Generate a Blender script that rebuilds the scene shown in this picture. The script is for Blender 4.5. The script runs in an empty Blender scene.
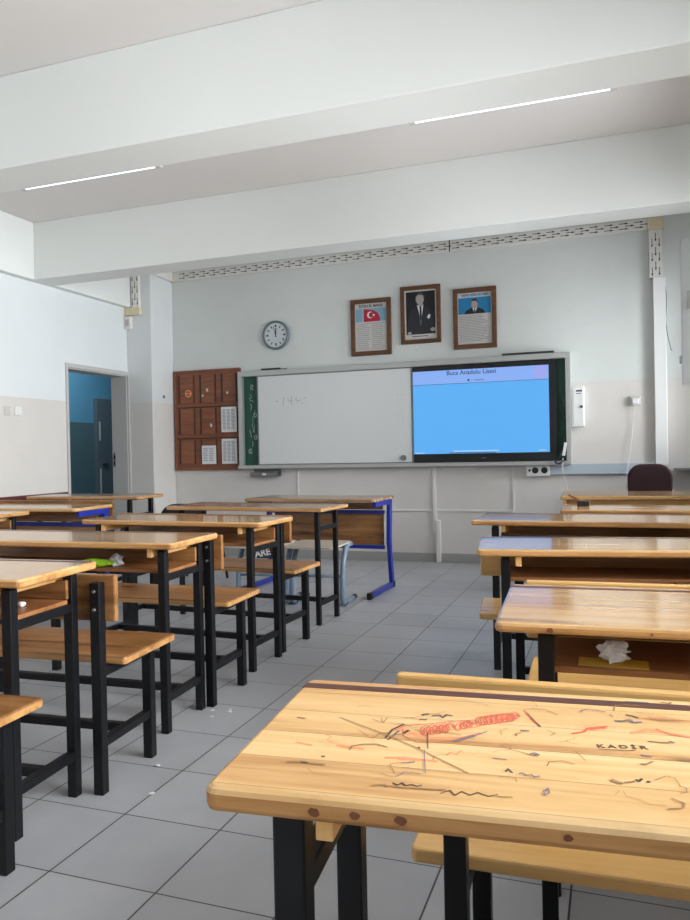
import bpy, bmesh, math, random
from mathutils import Vector, Matrix, noise
rnd = random.Random(7)
SC = bpy.context.scene
COL = SC.collection
rad = math.radians

# ------------------------------------------------------------------ materials
def lin(c):
    return tuple((v/255/12.92 if v/255 <= .04045 else ((v/255+.055)/1.055)**2.4) for v in c)+(1,)

def new_mat(name):
    m = bpy.data.materials.new(name); m.use_nodes = True
    nt = m.node_tree; b = nt.nodes['Principled BSDF']
    return m, nt, b

def N(nt, t, **kw):
    n = nt.nodes.new(t)
    for k, v in kw.items():
        if k == 'op': n.operation = v
        else: setattr(n, k, v)
    return n

def L(nt, a, b): nt.links.new(a, b)

def plain(name, rgb, rough=.5, metal=0, spec=.5, emit=0, bump=0, bscale=200, var=0, vscale=6):
    m, nt, b = new_mat(name)
    c = lin(rgb)
    b.inputs['Base Color'].default_value = c
    b.inputs['Roughness'].default_value = rough
    b.inputs['Metallic'].default_value = metal
    b.inputs['Specular IOR Level'].default_value = spec
    if emit:
        b.inputs['Emission Color'].default_value = c
        b.inputs['Emission Strength'].default_value = emit
    if var or bump:
        tc = N(nt, 'ShaderNodeTexCoord')
        nz = N(nt, 'ShaderNodeTexNoise'); nz.inputs['Scale'].default_value = vscale; nz.inputs['Detail'].default_value = 5
        L(nt, tc.outputs['Object'], nz.inputs['Vector'])
        if var:
            mx = N(nt, 'ShaderNodeMix', data_type='RGBA', blend_type='MULTIPLY')
            mx.inputs['Factor'].default_value = 1
            mr = N(nt, 'ShaderNodeMapRange'); mr.inputs['To Min'].default_value = 1-var; mr.inputs['To Max'].default_value = 1+var
            L(nt, nz.outputs['Fac'], mr.inputs['Value'])
            mx.inputs['A'].default_value = c
            L(nt, mr.outputs['Result'], mx.inputs['B'])
            L(nt, mx.outputs['Result'], b.inputs['Base Color'])
        if bump:
            n2 = N(nt, 'ShaderNodeTexNoise'); n2.inputs['Scale'].default_value = bscale
            L(nt, tc.outputs['Object'], n2.inputs['Vector'])
            bp = N(nt, 'ShaderNodeBump'); bp.inputs['Strength'].default_value = bump; bp.inputs['Distance'].default_value = .002
            L(nt, n2.outputs['Fac'], bp.inputs['Height']); L(nt, bp.outputs['Normal'], b.inputs['Normal'])
    return m

def wood(name, dark, mid, light, plank=0, rough=.25, coat=.0, grain=1.0, knots=True, wear=.25):
    """long grain runs along local x; planks are laid side by side in local y"""
    m, nt, b = new_mat(name)
    tc = N(nt, 'ShaderNodeTexCoord'); oi = N(nt, 'ShaderNodeObjectInfo')
    off = N(nt, 'ShaderNodeVectorMath', op='SCALE'); off.inputs[0].default_value = (7.3, 3.1, 5.7)
    L(nt, oi.outputs['Random'], off.inputs['Scale'])
    pos = N(nt, 'ShaderNodeVectorMath', op='ADD'); L(nt, tc.outputs['Object'], pos.inputs[0]); L(nt, off.outputs[0], pos.inputs[1])
    vec = pos.outputs[0]
    seam = None
    if plank:
        sx = N(nt, 'ShaderNodeSeparateXYZ'); L(nt, tc.outputs['Object'], sx.inputs[0])
        dv = N(nt, 'ShaderNodeMath', op='MULTIPLY_ADD'); dv.inputs[1].default_value = 1/plank; dv.inputs[2].default_value = 20.33
        L(nt, sx.outputs['Y'], dv.inputs[0])
        fl = N(nt, 'ShaderNodeMath', op='FLOOR'); L(nt, dv.outputs[0], fl.inputs[0])
        fr = N(nt, 'ShaderNodeMath', op='FRACT'); L(nt, dv.outputs[0], fr.inputs[0])
        cb = N(nt, 'ShaderNodeCombineXYZ'); L(nt, fl.outputs[0], cb.inputs[0]); L(nt, oi.outputs['Random'], cb.inputs[1])
        wn = N(nt, 'ShaderNodeTexWhiteNoise'); L(nt, cb.outputs[0], wn.inputs['Vector'])
        sc = N(nt, 'ShaderNodeVectorMath', op='SCALE'); sc.inputs['Scale'].default_value = 4; L(nt, wn.outputs['Color'], sc.inputs[0])
        ad = N(nt, 'ShaderNodeVectorMath', op='ADD'); L(nt, vec, ad.inputs[0]); L(nt, sc.outputs[0], ad.inputs[1])
        vec = ad.outputs[0]
        seam = N(nt, 'ShaderNodeMath', op='LESS_THAN'); seam.inputs[1].default_value = .018; L(nt, fr.outputs[0], seam.inputs[0])
    mp = N(nt, 'ShaderNodeMapping'); mp.inputs['Scale'].default_value = (1.6, 22, 22); L(nt, vec, mp.inputs['Vector'])
    n1 = N(nt, 'ShaderNodeTexNoise'); n1.inputs['Scale'].default_value = 1.6*grain; n1.inputs['Detail'].default_value = 6; n1.inputs['Roughness'].default_value = .6
    n1.inputs['Distortion'].default_value = .6
    L(nt, mp.outputs[0], n1.inputs['Vector'])
    mp2 = N(nt, 'ShaderNodeMapping'); mp2.inputs['Scale'].default_value = (.8, 5, 5); L(nt, vec, mp2.inputs['Vector'])
    n2 = N(nt, 'ShaderNodeTexNoise'); n2.inputs['Scale'].default_value = 2.2; n2.inputs['Detail'].default_value = 3; L(nt, mp2.outputs[0], n2.inputs['Vector'])
    sm = N(nt, 'ShaderNodeMath', op='MULTIPLY_ADD'); sm.inputs[1].default_value = .55
    L(nt, n1.outputs['Fac'], sm.inputs[0])
    s2 = N(nt, 'ShaderNodeMath', op='MULTIPLY'); s2.inputs[1].default_value = .45; L(nt, n2.outputs['Fac'], s2.inputs[0]); L(nt, s2.outputs[0], sm.inputs[2])
    cr = N(nt, 'ShaderNodeValToRGB'); L(nt, sm.outputs[0], cr.inputs[0])
    e = cr.color_ramp.elements; e[0].position = .33; e[0].color = lin(dark); e[1].position = .66; e[1].color = lin(light)
    k = e.new(.47); k.color = lin(mid)
    col = cr.outputs[0]
    def mul(colr, fac_socket, rgb):
        mx = N(nt, 'ShaderNodeMix', data_type='RGBA', blend_type='MIX')
        L(nt, fac_socket, mx.inputs['Factor']); L(nt, colr, mx.inputs['A']); mx.inputs['B'].default_value = lin(rgb)
        return mx.outputs['Result']
    if plank:
        hs = N(nt, 'ShaderNodeHueSaturation')
        mr = N(nt, 'ShaderNodeMapRange'); mr.inputs['To Min'].default_value = .86; mr.inputs['To Max'].default_value = 1.1
        L(nt, wn.outputs['Value'], mr.inputs['Value']); L(nt, mr.outputs['Result'], hs.inputs['Value']); L(nt, col, hs.inputs['Color'])
        col = hs.outputs[0]
        sh = N(nt, 'ShaderNodeMath', op='MULTIPLY'); sh.inputs[1].default_value = .55; L(nt, seam.outputs[0], sh.inputs[0])
        col = mul(col, sh.outputs[0], (96, 58, 28))
    if knots:
        mk = N(nt, 'ShaderNodeMapping'); mk.inputs['Scale'].default_value = (3.0, 7, 7); L(nt, vec, mk.inputs['Vector'])
        vo = N(nt, 'ShaderNodeTexVoronoi'); vo.inputs['Scale'].default_value = 1.0; L(nt, mk.outputs[0], vo.inputs['Vector'])
        kr = N(nt, 'ShaderNodeMapRange'); kr.inputs['From Min'].default_value = .03; kr.inputs['From Max'].default_value = .11
        kr.inputs['To Min'].default_value = .75; kr.inputs['To Max'].default_value = 0
        L(nt, vo.outputs['Distance'], kr.inputs['Value'])
        col = mul(col, kr.outputs['Result'], (88, 48, 22))
    if wear:
        nw = N(nt, 'ShaderNodeTexNoise'); nw.inputs['Scale'].default_value = 9; nw.inputs['Detail'].default_value = 8; nw.inputs['Roughness'].default_value = .7
        L(nt, vec, nw.inputs['Vector'])
        wr = N(nt, 'ShaderNodeMapRange'); wr.inputs['From Min'].default_value = .58; wr.inputs['From Max'].default_value = .78; wr.inputs['To Max'].default_value = wear
        L(nt, nw.outputs['Fac'], wr.inputs['Value'])
        col = mul(col, wr.outputs['Result'], (104, 72, 44))
    L(nt, col, b.inputs['Base Color'])
    rr = N(nt, 'ShaderNodeMapRange'); rr.inputs['To Min'].default_value = rough*.7; rr.inputs['To Max'].default_value = rough*1.5
    L(nt, n2.outputs['Fac'], rr.inputs['Value']); L(nt, rr.outputs['Result'], b.inputs['Roughness'])
    b.inputs['Coat Weight'].default_value = coat; b.inputs['Coat Roughness'].default_value = .07
    bp = N(nt, 'ShaderNodeBump'); bp.inputs['Strength'].default_value = .08; bp.inputs['Distance'].default_value = .0006
    L(nt, n1.outputs['Fac'], bp.inputs['Height']); L(nt, bp.outputs['Normal'], b.inputs['Normal'])
    return m

def two_tone(name, upper, lower, zsplit):
    m, nt, b = new_mat(name)
    g = N(nt, 'ShaderNodeNewGeometry'); sx = N(nt, 'ShaderNodeSeparateXYZ'); L(nt, g.outputs['Position'], sx.inputs[0])
    nz = N(nt, 'ShaderNodeTexNoise'); nz.inputs['Scale'].default_value = 1.3; nz.inputs['Detail'].default_value = 4
    L(nt, g.outputs['Position'], nz.inputs['Vector'])
    ad = N(nt, 'ShaderNodeMath', op='MULTIPLY_ADD'); ad.inputs[1].default_value = .012; L(nt, nz.outputs['Fac'], ad.inputs[0]); L(nt, sx.outputs['Z'], ad.inputs[2])
    gt = N(nt, 'ShaderNodeMath', op='GREATER_THAN'); gt.inputs[1].default_value = zsplit+.006; L(nt, ad.outputs[0], gt.inputs[0])
    mx = N(nt, 'ShaderNodeMix', data_type='RGBA'); L(nt, gt.outputs[0], mx.inputs['Factor'])
    mx.inputs['A'].default_value = lin(lower); mx.inputs['B'].default_value = lin(upper)
    # scuffs in the paint
    n2 = N(nt, 'ShaderNodeTexNoise'); n2.inputs['Scale'].default_value = 3.5; n2.inputs['Detail'].default_value = 9; n2.inputs['Roughness'].default_value = .72
    L(nt, g.outputs['Position'], n2.inputs['Vector'])
    mr = N(nt, 'ShaderNodeMapRange'); mr.inputs['From Min'].default_value = .3; mr.inputs['From Max'].default_value = .7; mr.inputs['To Min'].default_value = .965; mr.inputs['To Max'].default_value = 1.02
    L(nt, n2.outputs['Fac'], mr.inputs['Value'])
    m2 = N(nt, 'ShaderNodeMix', data_type='RGBA', blend_type='MULTIPLY'); m2.inputs['Factor'].default_value = 1
    L(nt, mx.outputs['Result'], m2.inputs['A']); L(nt, mr.outputs['Result'], m2.inputs['B'])
    L(nt, m2.outputs['Result'], b.inputs['Base Color'])
    b.inputs['Roughness'].default_value = .45
    return m

def tile_mat(name, s, x0, y0):
    m, nt, b = new_mat(name)
    g = N(nt, 'ShaderNodeNewGeometry'); sx = N(nt, 'ShaderNodeSeparateXYZ'); L(nt, g.outputs['Position'], sx.inputs[0])
    lines = []; cells = []
    for ax, o, w in (('X', x0, .0052), ('Y', y0, .0042)):
        a = N(nt, 'ShaderNodeMath', op='SUBTRACT'); a.inputs[1].default_value = o-60*s-w/2; L(nt, sx.outputs[ax], a.inputs[0])
        d = N(nt, 'ShaderNodeMath', op='DIVIDE'); d.inputs[1].default_value = s; L(nt, a.outputs[0], d.inputs[0])
        f = N(nt, 'ShaderNodeMath', op='FRACT'); L(nt, d.outputs[0], f.inputs[0])
        fl = N(nt, 'ShaderNodeMath', op='FLOOR'); L(nt, d.outputs[0], fl.inputs[0]); cells.append(fl)
        l = N(nt, 'ShaderNodeMath', op='LESS_THAN'); l.inputs[1].default_value = w/s; L(nt, f.outputs[0], l.inputs[0]); lines.append(l)
    mxm = N(nt, 'ShaderNodeMath', op='MAXIMUM'); L(nt, lines[0].outputs[0], mxm.inputs[0]); L(nt, lines[1].outputs[0], mxm.inputs[1])
    cb = N(nt, 'ShaderNodeCombineXYZ'); L(nt, cells[0].outputs[0], cb.inputs[0]); L(nt, cells[1].outputs[0], cb.inputs[1])
    wn = N(nt, 'ShaderNodeTexWhiteNoise'); L(nt, cb.outputs[0], wn.inputs['Vector'])
    nz = N(nt, 'ShaderNodeTexNoise'); nz.inputs['Scale'].default_value = 5; nz.inputs['Detail'].default_value = 8; L(nt, g.outputs['Position'], nz.inputs['Vector'])
    m1 = N(nt, 'ShaderNodeMapRange'); m1.inputs['To Min'].default_value = .95; m1.inputs['To Max'].default_value = 1.05; L(nt, wn.outputs['Value'], m1.inputs['Value'])
    m2 = N(nt, 'ShaderNodeMapRange'); m2.inputs['From Min'].default_value = .3; m2.inputs['From Max'].default_value = .7; m2.inputs['To Min'].default_value = .93; m2.inputs['To Max'].default_value = 1.05; L(nt, nz.outputs['Fac'], m2.inputs['Value'])
    pr = N(nt, 'ShaderNodeMath', op='MULTIPLY'); L(nt, m1.outputs['Result'], pr.inputs[0]); L(nt, m2.outputs['Result'], pr.inputs[1])
    mc = N(nt, 'ShaderNodeMix', data_type='RGBA', blend_type='MULTIPLY'); mc.inputs['Factor'].default_value = 1
    mc.inputs['A'].default_value = lin((170, 171, 174)); L(nt, pr.outputs[0], mc.inputs['B'])
    mx = N(nt, 'ShaderNodeMix', data_type='RGBA'); L(nt, mxm.outputs[0], mx.inputs['Factor']); L(nt, mc.outputs['Result'], mx.inputs['A']); mx.inputs['B'].default_value = lin((58, 52, 52))
    L(nt, mx.outputs['Result'], b.inputs['Base Color'])
    rr = N(nt, 'ShaderNodeMapRange'); rr.inputs['To Min'].default_value = .28; rr.inputs['To Max'].default_value = .5
    L(nt, nz.outputs['Fac'], rr.inputs['Value']); L(nt, rr.outputs['Result'], b.inputs['Roughness'])
    bp = N(nt, 'ShaderNodeBump', invert=True); bp.inputs['Strength'].default_value = .4; bp.inputs['Distance'].default_value = .002
    L(nt, mxm.outputs[0], bp.inputs['Height']); L(nt, bp.outputs['Normal'], b.inputs['Normal'])
    return m

def emission(name, rgb, s):
    m = bpy.data.materials.new(name); m.use_nodes = True; nt = m.node_tree; nt.nodes.clear()
    o = N(nt, 'ShaderNodeOutputMaterial'); e = N(nt, 'ShaderNodeEmission'); e.inputs[0].default_value = lin(rgb); e.inputs[1].default_value = s
    L(nt, e.outputs[0], o.inputs[0]); return m

def screen_mat(name, rgb, s):
    # a lit display behind glossy glass
    m, nt, b = new_mat(name)
    b.inputs['Base Color'].default_value = (.01, .01, .012, 1); b.inputs['Roughness'].default_value = .25
    b.inputs['Emission Color'].default_value = lin(rgb); b.inputs['Emission Strength'].default_value = s
    return m

def glass_mat(name):
    m = bpy.data.materials.new(name); m.use_nodes = True; nt = m.node_tree; nt.nodes.clear()
    o = N(nt, 'ShaderNodeOutputMaterial'); t = N(nt, 'ShaderNodeBsdfTransparent'); g = N(nt, 'ShaderNodeBsdfGlossy'); g.inputs['Roughness'].default_value = .02
    f = N(nt, 'ShaderNodeFresnel'); mx = N(nt, 'ShaderNodeMixShader')
    L(nt, f.outputs[0], mx.inputs[0]); L(nt, t.outputs[0], mx.inputs[1]); L(nt, g.outputs[0], mx.inputs[2]); L(nt, mx.outputs[0], o.inputs[0])
    return m

M = {}
M['top'] = wood('varnished_pine_planks', (158, 108, 60), (198, 152, 96), (216, 176, 122), plank=.098, rough=.22, coat=.7)
M['top_worn'] = wood('worn_pine_planks', (180, 128, 76), (214, 170, 112), (230, 194, 142), plank=.078, rough=.42, coat=.0, wear=.3)
M['ply'] = wood('varnished_plywood', (78, 48, 26), (134, 90, 50), (174, 126, 78), rough=.3, coat=.15, grain=.8)
M['lightply'] = wood('pale_varnished_board', (178, 128, 66), (206, 160, 94), (218, 178, 116), rough=.32, coat=.2, grain=.8)
M['edge'] = wood('bright_pine', (196, 140, 78), (222, 172, 106), (232, 190, 128), rough=.4, knots=False, wear=.1)
M['shelf'] = wood('dull_brown_board', (108, 66, 36), (140, 90, 50), (160, 108, 64), rough=.4, knots=False)
M['old'] = wood('greyish_wood', (118, 86, 56), (156, 118, 80), (178, 140, 100), plank=.11, rough=.25, coat=.6)
M['noticew'] = wood('dark_red_brown_wood', (98, 56, 36), (126, 74, 50), (142, 88, 60), rough=.45, knots=False, wear=0)
M['framew'] = wood('brown_frame_wood', (70, 42, 24), (92, 58, 34), (108, 70, 44), rough=.4, knots=False, wear=0)
M['noticedark'] = plain('dark_recess_wood', (58, 32, 22), .5)
M['knot'] = plain('knot_wood', (112, 66, 38), .5)
M['edgeworn'] = wood('worn_edge_wood', (126, 80, 44), (172, 122, 70), (196, 148, 94), rough=.55, grain=2.0, wear=.5)
M['edgebrown'] = wood('tabletop_edge_wood', (140, 92, 50), (184, 134, 80), (204, 156, 100), rough=.35, knots=False)
M['groove'] = plain('dark_brown_strip', (84, 44, 34), .4, var=.15, vscale=20)
M['black'] = plain('black_painted_steel', (13, 14, 18), .4, spec=.35, var=.35, vscale=25)
M['blue'] = plain('blue_painted_steel', (26, 42, 140), .35, var=.1)
M['greyblue'] = plain('grey_blue_painted_tube', (122, 140, 160), .35)
M['blackplastic'] = plain('black_plastic', (22, 22, 24), .45)
M['darkgrey'] = plain('dark_grey_plastic', (44, 48, 54), .5)
M['seatpale'] = plain('pale_laminate', (196, 184, 168), .3)
M['bolt'] = plain('steel_bolt', (150, 150, 155), .35, metal=.8)
M['alu'] = plain('aluminium', (178, 180, 178), .38, metal=.35)
M['aludark'] = plain('grey_aluminium', (120, 122, 124), .45, metal=.3)
M['wb'] = plain('whiteboard_enamel', (214, 216, 216), .22, var=.015, vscale=2)
M['chalk'] = plain('green_chalkboard', (28, 82, 68), .55, var=.12, vscale=8)
M['chalkmark'] = plain('chalk', (190, 205, 198), .9)
M['bezel'] = plain('black_gloss_bezel', (10, 12, 20), .22)
M['white'] = plain('white_plastic', (225, 226, 226), .4)
M['trunk'] = plain('white_pvc_trunking', (222, 220, 216), .4)
M['cream'] = plain('yellowed_cream_plastic', (214, 204, 172), .5)
M['greytrunk'] = plain('grey_pvc_trunking', (178, 188, 198), .4)
M['paper'] = plain('paper', (226, 226, 228), .8)
M['greypaper'] = plain('printed_grey_paper', (196, 194, 190), .7)
M['ink'] = plain('grey_print', (150, 150, 154), .8)
M['inkdark'] = plain('dark_print', (48, 48, 56), .8)
M['skyblue'] = plain('printed_sky', (122, 164, 186), .6)
M['flagred'] = plain('printed_red', (172, 22, 54), .6)
M['pblue'] = plain('printed_blue', (26, 122, 176), .6)
M['pblack'] = plain('printed_black', (16, 17, 22), .5)
M['psuit'] = plain('printed_dark_grey', (38, 38, 46), .5)
M['pface'] = plain('printed_grey_face', (160, 156, 152), .6)
M['pskin'] = plain('printed_skin', (176, 150, 138), .6)
M['phair'] = plain('printed_hair', (70, 66, 64), .6)
M['maroon'] = plain('maroon_fabric', (44, 14, 22), .85, bump=.3, bscale=400)
M['redpen'] = plain('red_ink', (214, 100, 74), .6)
M['palered'] = plain('faded_red_ink', (226, 146, 98), .6)
M['blackpen'] = plain('black_ink', (82, 66, 56), .6)
M['greypen'] = plain('faded_pencil', (160, 120, 78), .6)
M['greypen2'] = plain('thin_dark_ink', (112, 84, 62), .6)
M['bluepen'] = plain('blue_ink', (120, 112, 124), .6)
M['green'] = plain('lime_wrapper', (150, 205, 40), .4)
M['yellow'] = plain('yellow_card', (205, 165, 60), .6)
M['clockrim'] = plain('grey_clock_rim', (104, 116, 124), .35)
M['clockface'] = plain('clock_face', (204, 210, 214), .4)
M['redbrown'] = plain('red_brown_rail_paint', (96, 40, 38), .5)
M['door'] = plain('grey_door_paint', (84, 96, 104), .5)
M['jamb'] = plain('light_grey_jamb_paint', (186, 184, 182), .45)
M['pvc'] = plain('white_pvc_window', (206, 208, 210), .4)
M['lamp'] = emission('lamp_tube', (236, 244, 255), 2.2)
M['glass'] = glass_mat('window_glass')
M['scr'] = screen_mat('screen_blue', (88, 172, 242), 1.0)
M['scrhead'] = screen_mat('screen_header_blue', (134, 172, 240), 1.0)
M['scrtext'] = screen_mat('screen_text_dark', (24, 60, 130), .7)
M['scrpink'] = screen_mat('screen_logo_pink', (186, 150, 222), 1.0)
M['scrwhite'] = screen_mat('screen_white', (180, 214, 246), 1.0)
M['plaster'] = plain('white_plaster', (222, 225, 223), .7, var=.02, vscale=2)
M['ceiling'] = plain('ceiling_paint', (215, 211, 209), .8, var=.02, vscale=2)
M['wallF'] = two_tone('front_wall_paint', (212, 217, 215), (214, 210, 206), 1.725)
M['wallL'] = two_tone('left_wall_paint', (221, 225, 227), (212, 207, 202), 1.66)
M['wallC'] = two_tone('corner_column_paint', (216, 219, 220), (212, 208, 204), 1.69)
M['hall'] = two_tone('corridor_paint', (88, 142, 170), (76, 100, 106), 1.60)
M['skirt'] = plain('grey_skirting_tile', (158, 156, 154), .4, var=.05)
S = .333
TX, TY = -4.34454888*S, 4.85811309*S
M['tile'] = tile_mat('grey_floor_tiles', S, TX, TY)
M['wrap'] = plain('tissue', (222, 226, 234), .9)

# ------------------------------------------------------------------ mesh builder
def woff(p):
    v = Vector((0, 0, 0))
    while p: v += p.location; p = p.parent
    return v

class MB:
    def __init__(s): s.v = []; s.f = []; s.m = []; s.sm = []
    def add(s, vs, fs, m=0, smooth=False):
        o = len(s.v); s.v += [tuple(v) for v in vs]
        for f in fs: s.f.append([i+o for i in f]); s.m.append(m); s.sm.append(smooth)
        return s
    def box(s, x0, x1, y0, y1, z0, z1, bev=0, m=0, mat=None):
        bm = bmesh.new(); bmesh.ops.create_cube(bm, size=1)
        for v in bm.verts:
            v.co = Vector(((x0+x1)/2+v.co.x*(x1-x0), (y0+y1)/2+v.co.y*(y1-y0), (z0+z1)/2+v.co.z*(z1-z0)))
        if bev: bmesh.ops.bevel(bm, geom=list(bm.edges), offset=bev, segments=2, affect='EDGES', profile=.5)
        if mat is not None: bmesh.ops.transform(bm, matrix=mat, verts=bm.verts)
        bm.verts.index_update()
        s.add([v.co.copy() for v in bm.verts], [[v.index for v in f.verts] for f in bm.faces], m); bm.free(); return s
    def bar(s, a, b, w, h, bev=.002, m=0):
        a = Vector(a); b = Vector(b); d = b-a; ln = d.length
        x = d.normalized(); up = Vector((0, 0, 1)) if abs(x.z) < .95 else Vector((0, 1, 0))
        y = up.cross(x).normalized(); z = x.cross(y)
        mt = Matrix((x, y, z)).transposed().to_4x4(); mt.translation = (a+b)/2
        return s.box(-ln/2, ln/2, -w/2, w/2, -h/2, h/2, bev, m, mt)
    def slab(s, x0, x1, y0, y1, z0, z1, rc=.012, re=.006, m=0, n=4, ms=None):
        """a board with rounded corners and eased edges"""
        def ring(i, z):
            pts = []; r = max(rc-i, .001)
            for cx, cy, a0 in ((x1-i-r, y1-i-r, 0), (x0+i+r, y1-i-r, 90), (x0+i+r, y0+i+r, 180), (x1-i-r, y0+i+r, 270)):
                for k in range(n+1):
                    a = rad(a0+90*k/n); pts.append((cx+r*math.cos(a), cy+r*math.sin(a), z))
            return pts
        rings = [ring(re, z0), ring(re*.3, z0+re*.3), ring(0, z0+re), ring(0, z1-re), ring(re*.3, z1-re*.3), ring(re, z1)]
        k = len(rings[0]); vs = [p for r in rings for p in r]; fs = []
        for j in range(5):
            for i in range(k): fs.append([j*k+i, j*k+(i+1) % k, (j+1)*k+(i+1) % k, (j+1)*k+i])
        fs.append(list(range(k-1, -1, -1))); fs.append([5*k+i for i in range(k)])
        s.add(vs, fs, m)
        if ms is not None:
            for i in range(len(s.m)-len(fs)+k, len(s.m)-len(fs)+3*k): s.m[i] = ms
        return s
    def tube(s, pts, r, n=10, m=0, smooth=True, closed=False, caps=True):
        P = [Vector(p) for p in pts]; K = len(P); rings = []
        t0 = (P[1]-P[0]).normalized(); nrm = t0.orthogonal().normalized(); prev = t0
        for i in range(K):
            t = (P[min(i+1, K-1)]-P[max(i-1, 0)]).normalized()
            ax = prev.cross(t)
            if ax.length > 1e-6: nrm = Matrix.Rotation(prev.angle(t), 3, ax.normalized()) @ nrm
            prev = t; b = t.cross(nrm).normalized(); rr = r[i] if isinstance(r, (list, tuple)) else r
            rings.append([P[i]+(nrm*math.cos(2*math.pi*k/n)+b*math.sin(2*math.pi*k/n))*rr for k in range(n)])
        vs = [p for q in rings for p in q]; fs = []
        for j in range(K-1):
            for i in range(n): fs.append([j*n+i, j*n+(i+1) % n, (j+1)*n+(i+1) % n, (j+1)*n+i])
        s.add(vs, fs, m, smooth)
        if caps: 
            o = len(s.v)-K*n
            s.f += [[o+i for i in range(n-1, -1, -1)], [o+(K-1)*n+i for i in range(n)]]; s.m += [m, m]; s.sm += [False, False]
        return s
    def cyl(s, a, b, r, n=20, m=0, r2=None):
        return s.tube([a, b], [r, r if r2 is None else r2], n, m)
    def prism_xz(s, poly, y0, y1, m=0):
        """outline in the x-z plane, front face at y0 (towards -y)"""
        k = len(poly); vs = [(x, y0, z) for x, z in poly]+[(x, y1, z) for x, z in poly]
        fs = [list(range(k)), list(range(2*k-1, k-1, -1))]+[[i, i+k, (i+1) % k+k, (i+1) % k] for i in range(k)]
        return s.add(vs, fs, m)
    def ribbon(s, pts, w, z, m=0):
        """a drawn line lying on a horizontal face"""
        P = [Vector((p[0], p[1])) for p in pts]; vs = []; fs = []
        for i, p in enumerate(P):
            t = (P[min(i+1, len(P)-1)]-P[max(i-1, 0)]); t = t.normalized() if t.length > 0 else Vector((1, 0)); n = Vector((-t.y, t.x))*w/2
            vs += [(p.x+n.x, p.y+n.y, z), (p.x-n.x, p.y-n.y, z)]
            if i: fs.append([2*i-2, 2*i-1, 2*i+1, 2*i])
        return s.add(vs, fs, m)
    def ribbon_xz(s, pts, w, y, m=0):
        P = [Vector((p[0], p[1])) for p in pts]; vs = []; fs = []
        for i, p in enumerate(P):
            t = (P[min(i+1, len(P)-1)]-P[max(i-1, 0)]); t = t.normalized() if t.length > 0 else Vector((1, 0)); n = Vector((-t.y, t.x))*w/2
            vs += [(p.x+n.x, y, p.y+n.y), (p.x-n.x, y, p.y-n.y)]
            if i: fs.append([2*i-2, 2*i, 2*i+1, 2*i-1])
        return s.add(vs, fs, m)
    def build(s, name, mats, parent=None, world=False):
        if not isinstance(mats, (list, tuple)): mats = [mats]
        me = bpy.data.meshes.new(name)
        off = woff(parent) if world else Vector((0, 0, 0))
        me.from_pydata([(v[0]-off[0], v[1]-off[1], v[2]-off[2]) for v in s.v], [], s.f)
        for q in mats: me.materials.append(M[q])
        me.polygons.foreach_set('material_index', s.m); me.polygons.foreach_set('use_smooth', s.sm)
        me.validate(); me.update()
        bm = bmesh.new(); bm.from_mesh(me); 
        bmesh.ops.recalc_face_normals(bm, faces=[f for f in bm.faces if len(f.verts) > 0]); bm.to_mesh(me); bm.free()
        o = bpy.data.objects.new(name, me); COL.objects.link(o)
        if parent: o.parent = parent
        return o

def flat(name, mats, parent, fn, world=True):
    b = MB(); fn(b); return b.build(name, mats, parent, world)

def tag(o, label=None, cat=None, group=None, kind=None):
    if label: o['label'] = label
    if cat: o['category'] = cat
    if group: o['group'] = group
    if kind: o['kind'] = kind
    return o

def thing(name, label, cat, loc=(0, 0, 0), rz=0, group=None):
    o = bpy.data.objects.new(name, None); o.empty_display_size = .1; COL.objects.link(o)
    o.location = loc; o.rotation_euler = (0, 0, rz)
    return tag(o, label, cat, group)

def dup(root, loc, rz, label, group=None, name=None):
    r = root.copy(); COL.objects.link(r); r.location = loc; r.rotation_euler = (0, 0, rz); r['label'] = label
    if group: r['group'] = group
    for ch in list(root.children):
        c = ch.copy(); COL.objects.link(c); c.parent = r
        for g in list(ch.children):
            d = g.copy(); COL.objects.link(d); d.parent = c
    return r

def text(name, s, mat, parent, loc, size, rot, bold=0, world=True, align='CENTER'):
    cu = bpy.data.curves.new(name, 'FONT'); cu.body = s; cu.size = size; cu.align_x = align; cu.align_y = 'CENTER'; cu.offset = bold; cu.extrude = .0002
    t = bpy.data.objects.new(name, cu); COL.objects.link(t)
    bpy.context.view_layer.update()
    me = bpy.data.meshes.new_from_object(t.evaluated_get(bpy.context.evaluated_depsgraph_get()))
    bpy.data.objects.remove(t)
    me.materials.clear(); me.materials.append(M[mat])
    o = bpy.data.objects.new(name, me); COL.objects.link(o)
    if parent: o.parent = parent
    off = woff(parent) if world else Vector((0, 0, 0))
    o.location = Vector(loc)-off; o.rotation_euler = rot
    return o

def struct(name, b, mats): return tag(b.build(name, mats), kind='structure')

# ------------------------------------------------------------------ room shell
XL, XR, YF, YB, ZC = -4.95, 1.12, 7.329, -2.6, 3.23
b = MB(); b.box(XL-.3, XR+.2, YB-.2, YF+.2, -.1, 0); struct('floor', b, 'tile')
b = MB(); b.box(XL-.3, XR+.2, YB-.2, YF+.2, ZC, ZC+.12); struct('ceiling', b, 'ceiling')
b = MB(); b.box(XL-.3, XR+.2, YF+.001, YF+.2, 0, ZC); struct('wall_front', b, 'wallF')
b = MB(); b.box(XL-.3, XR+.2, YB-.2, YB, 0, ZC); struct('wall_rear', b, 'wallF')
D0, D1, DZ = 5.935, 6.885, 1.99
XO = XL-.20
b = MB(); b.box(XO, XL, YB, D0, 0, ZC); b.box(XO, XL, D1, YF, 0, ZC); b.box(XO, XL, D0, D1, DZ, ZC); struct('wall_left', b, 'wallL')
WINS = [(-2.0, .0), (.5, 3.0), (3.8, 5.25), (5.95, 7.0)]
WZ0, WZ1 = .95, 2.62
b = MB(); b.box(XR, XR+.2, YB, YF, 0, WZ0); b.box(XR, XR+.2, YB, YF, WZ1, ZC)
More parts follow.
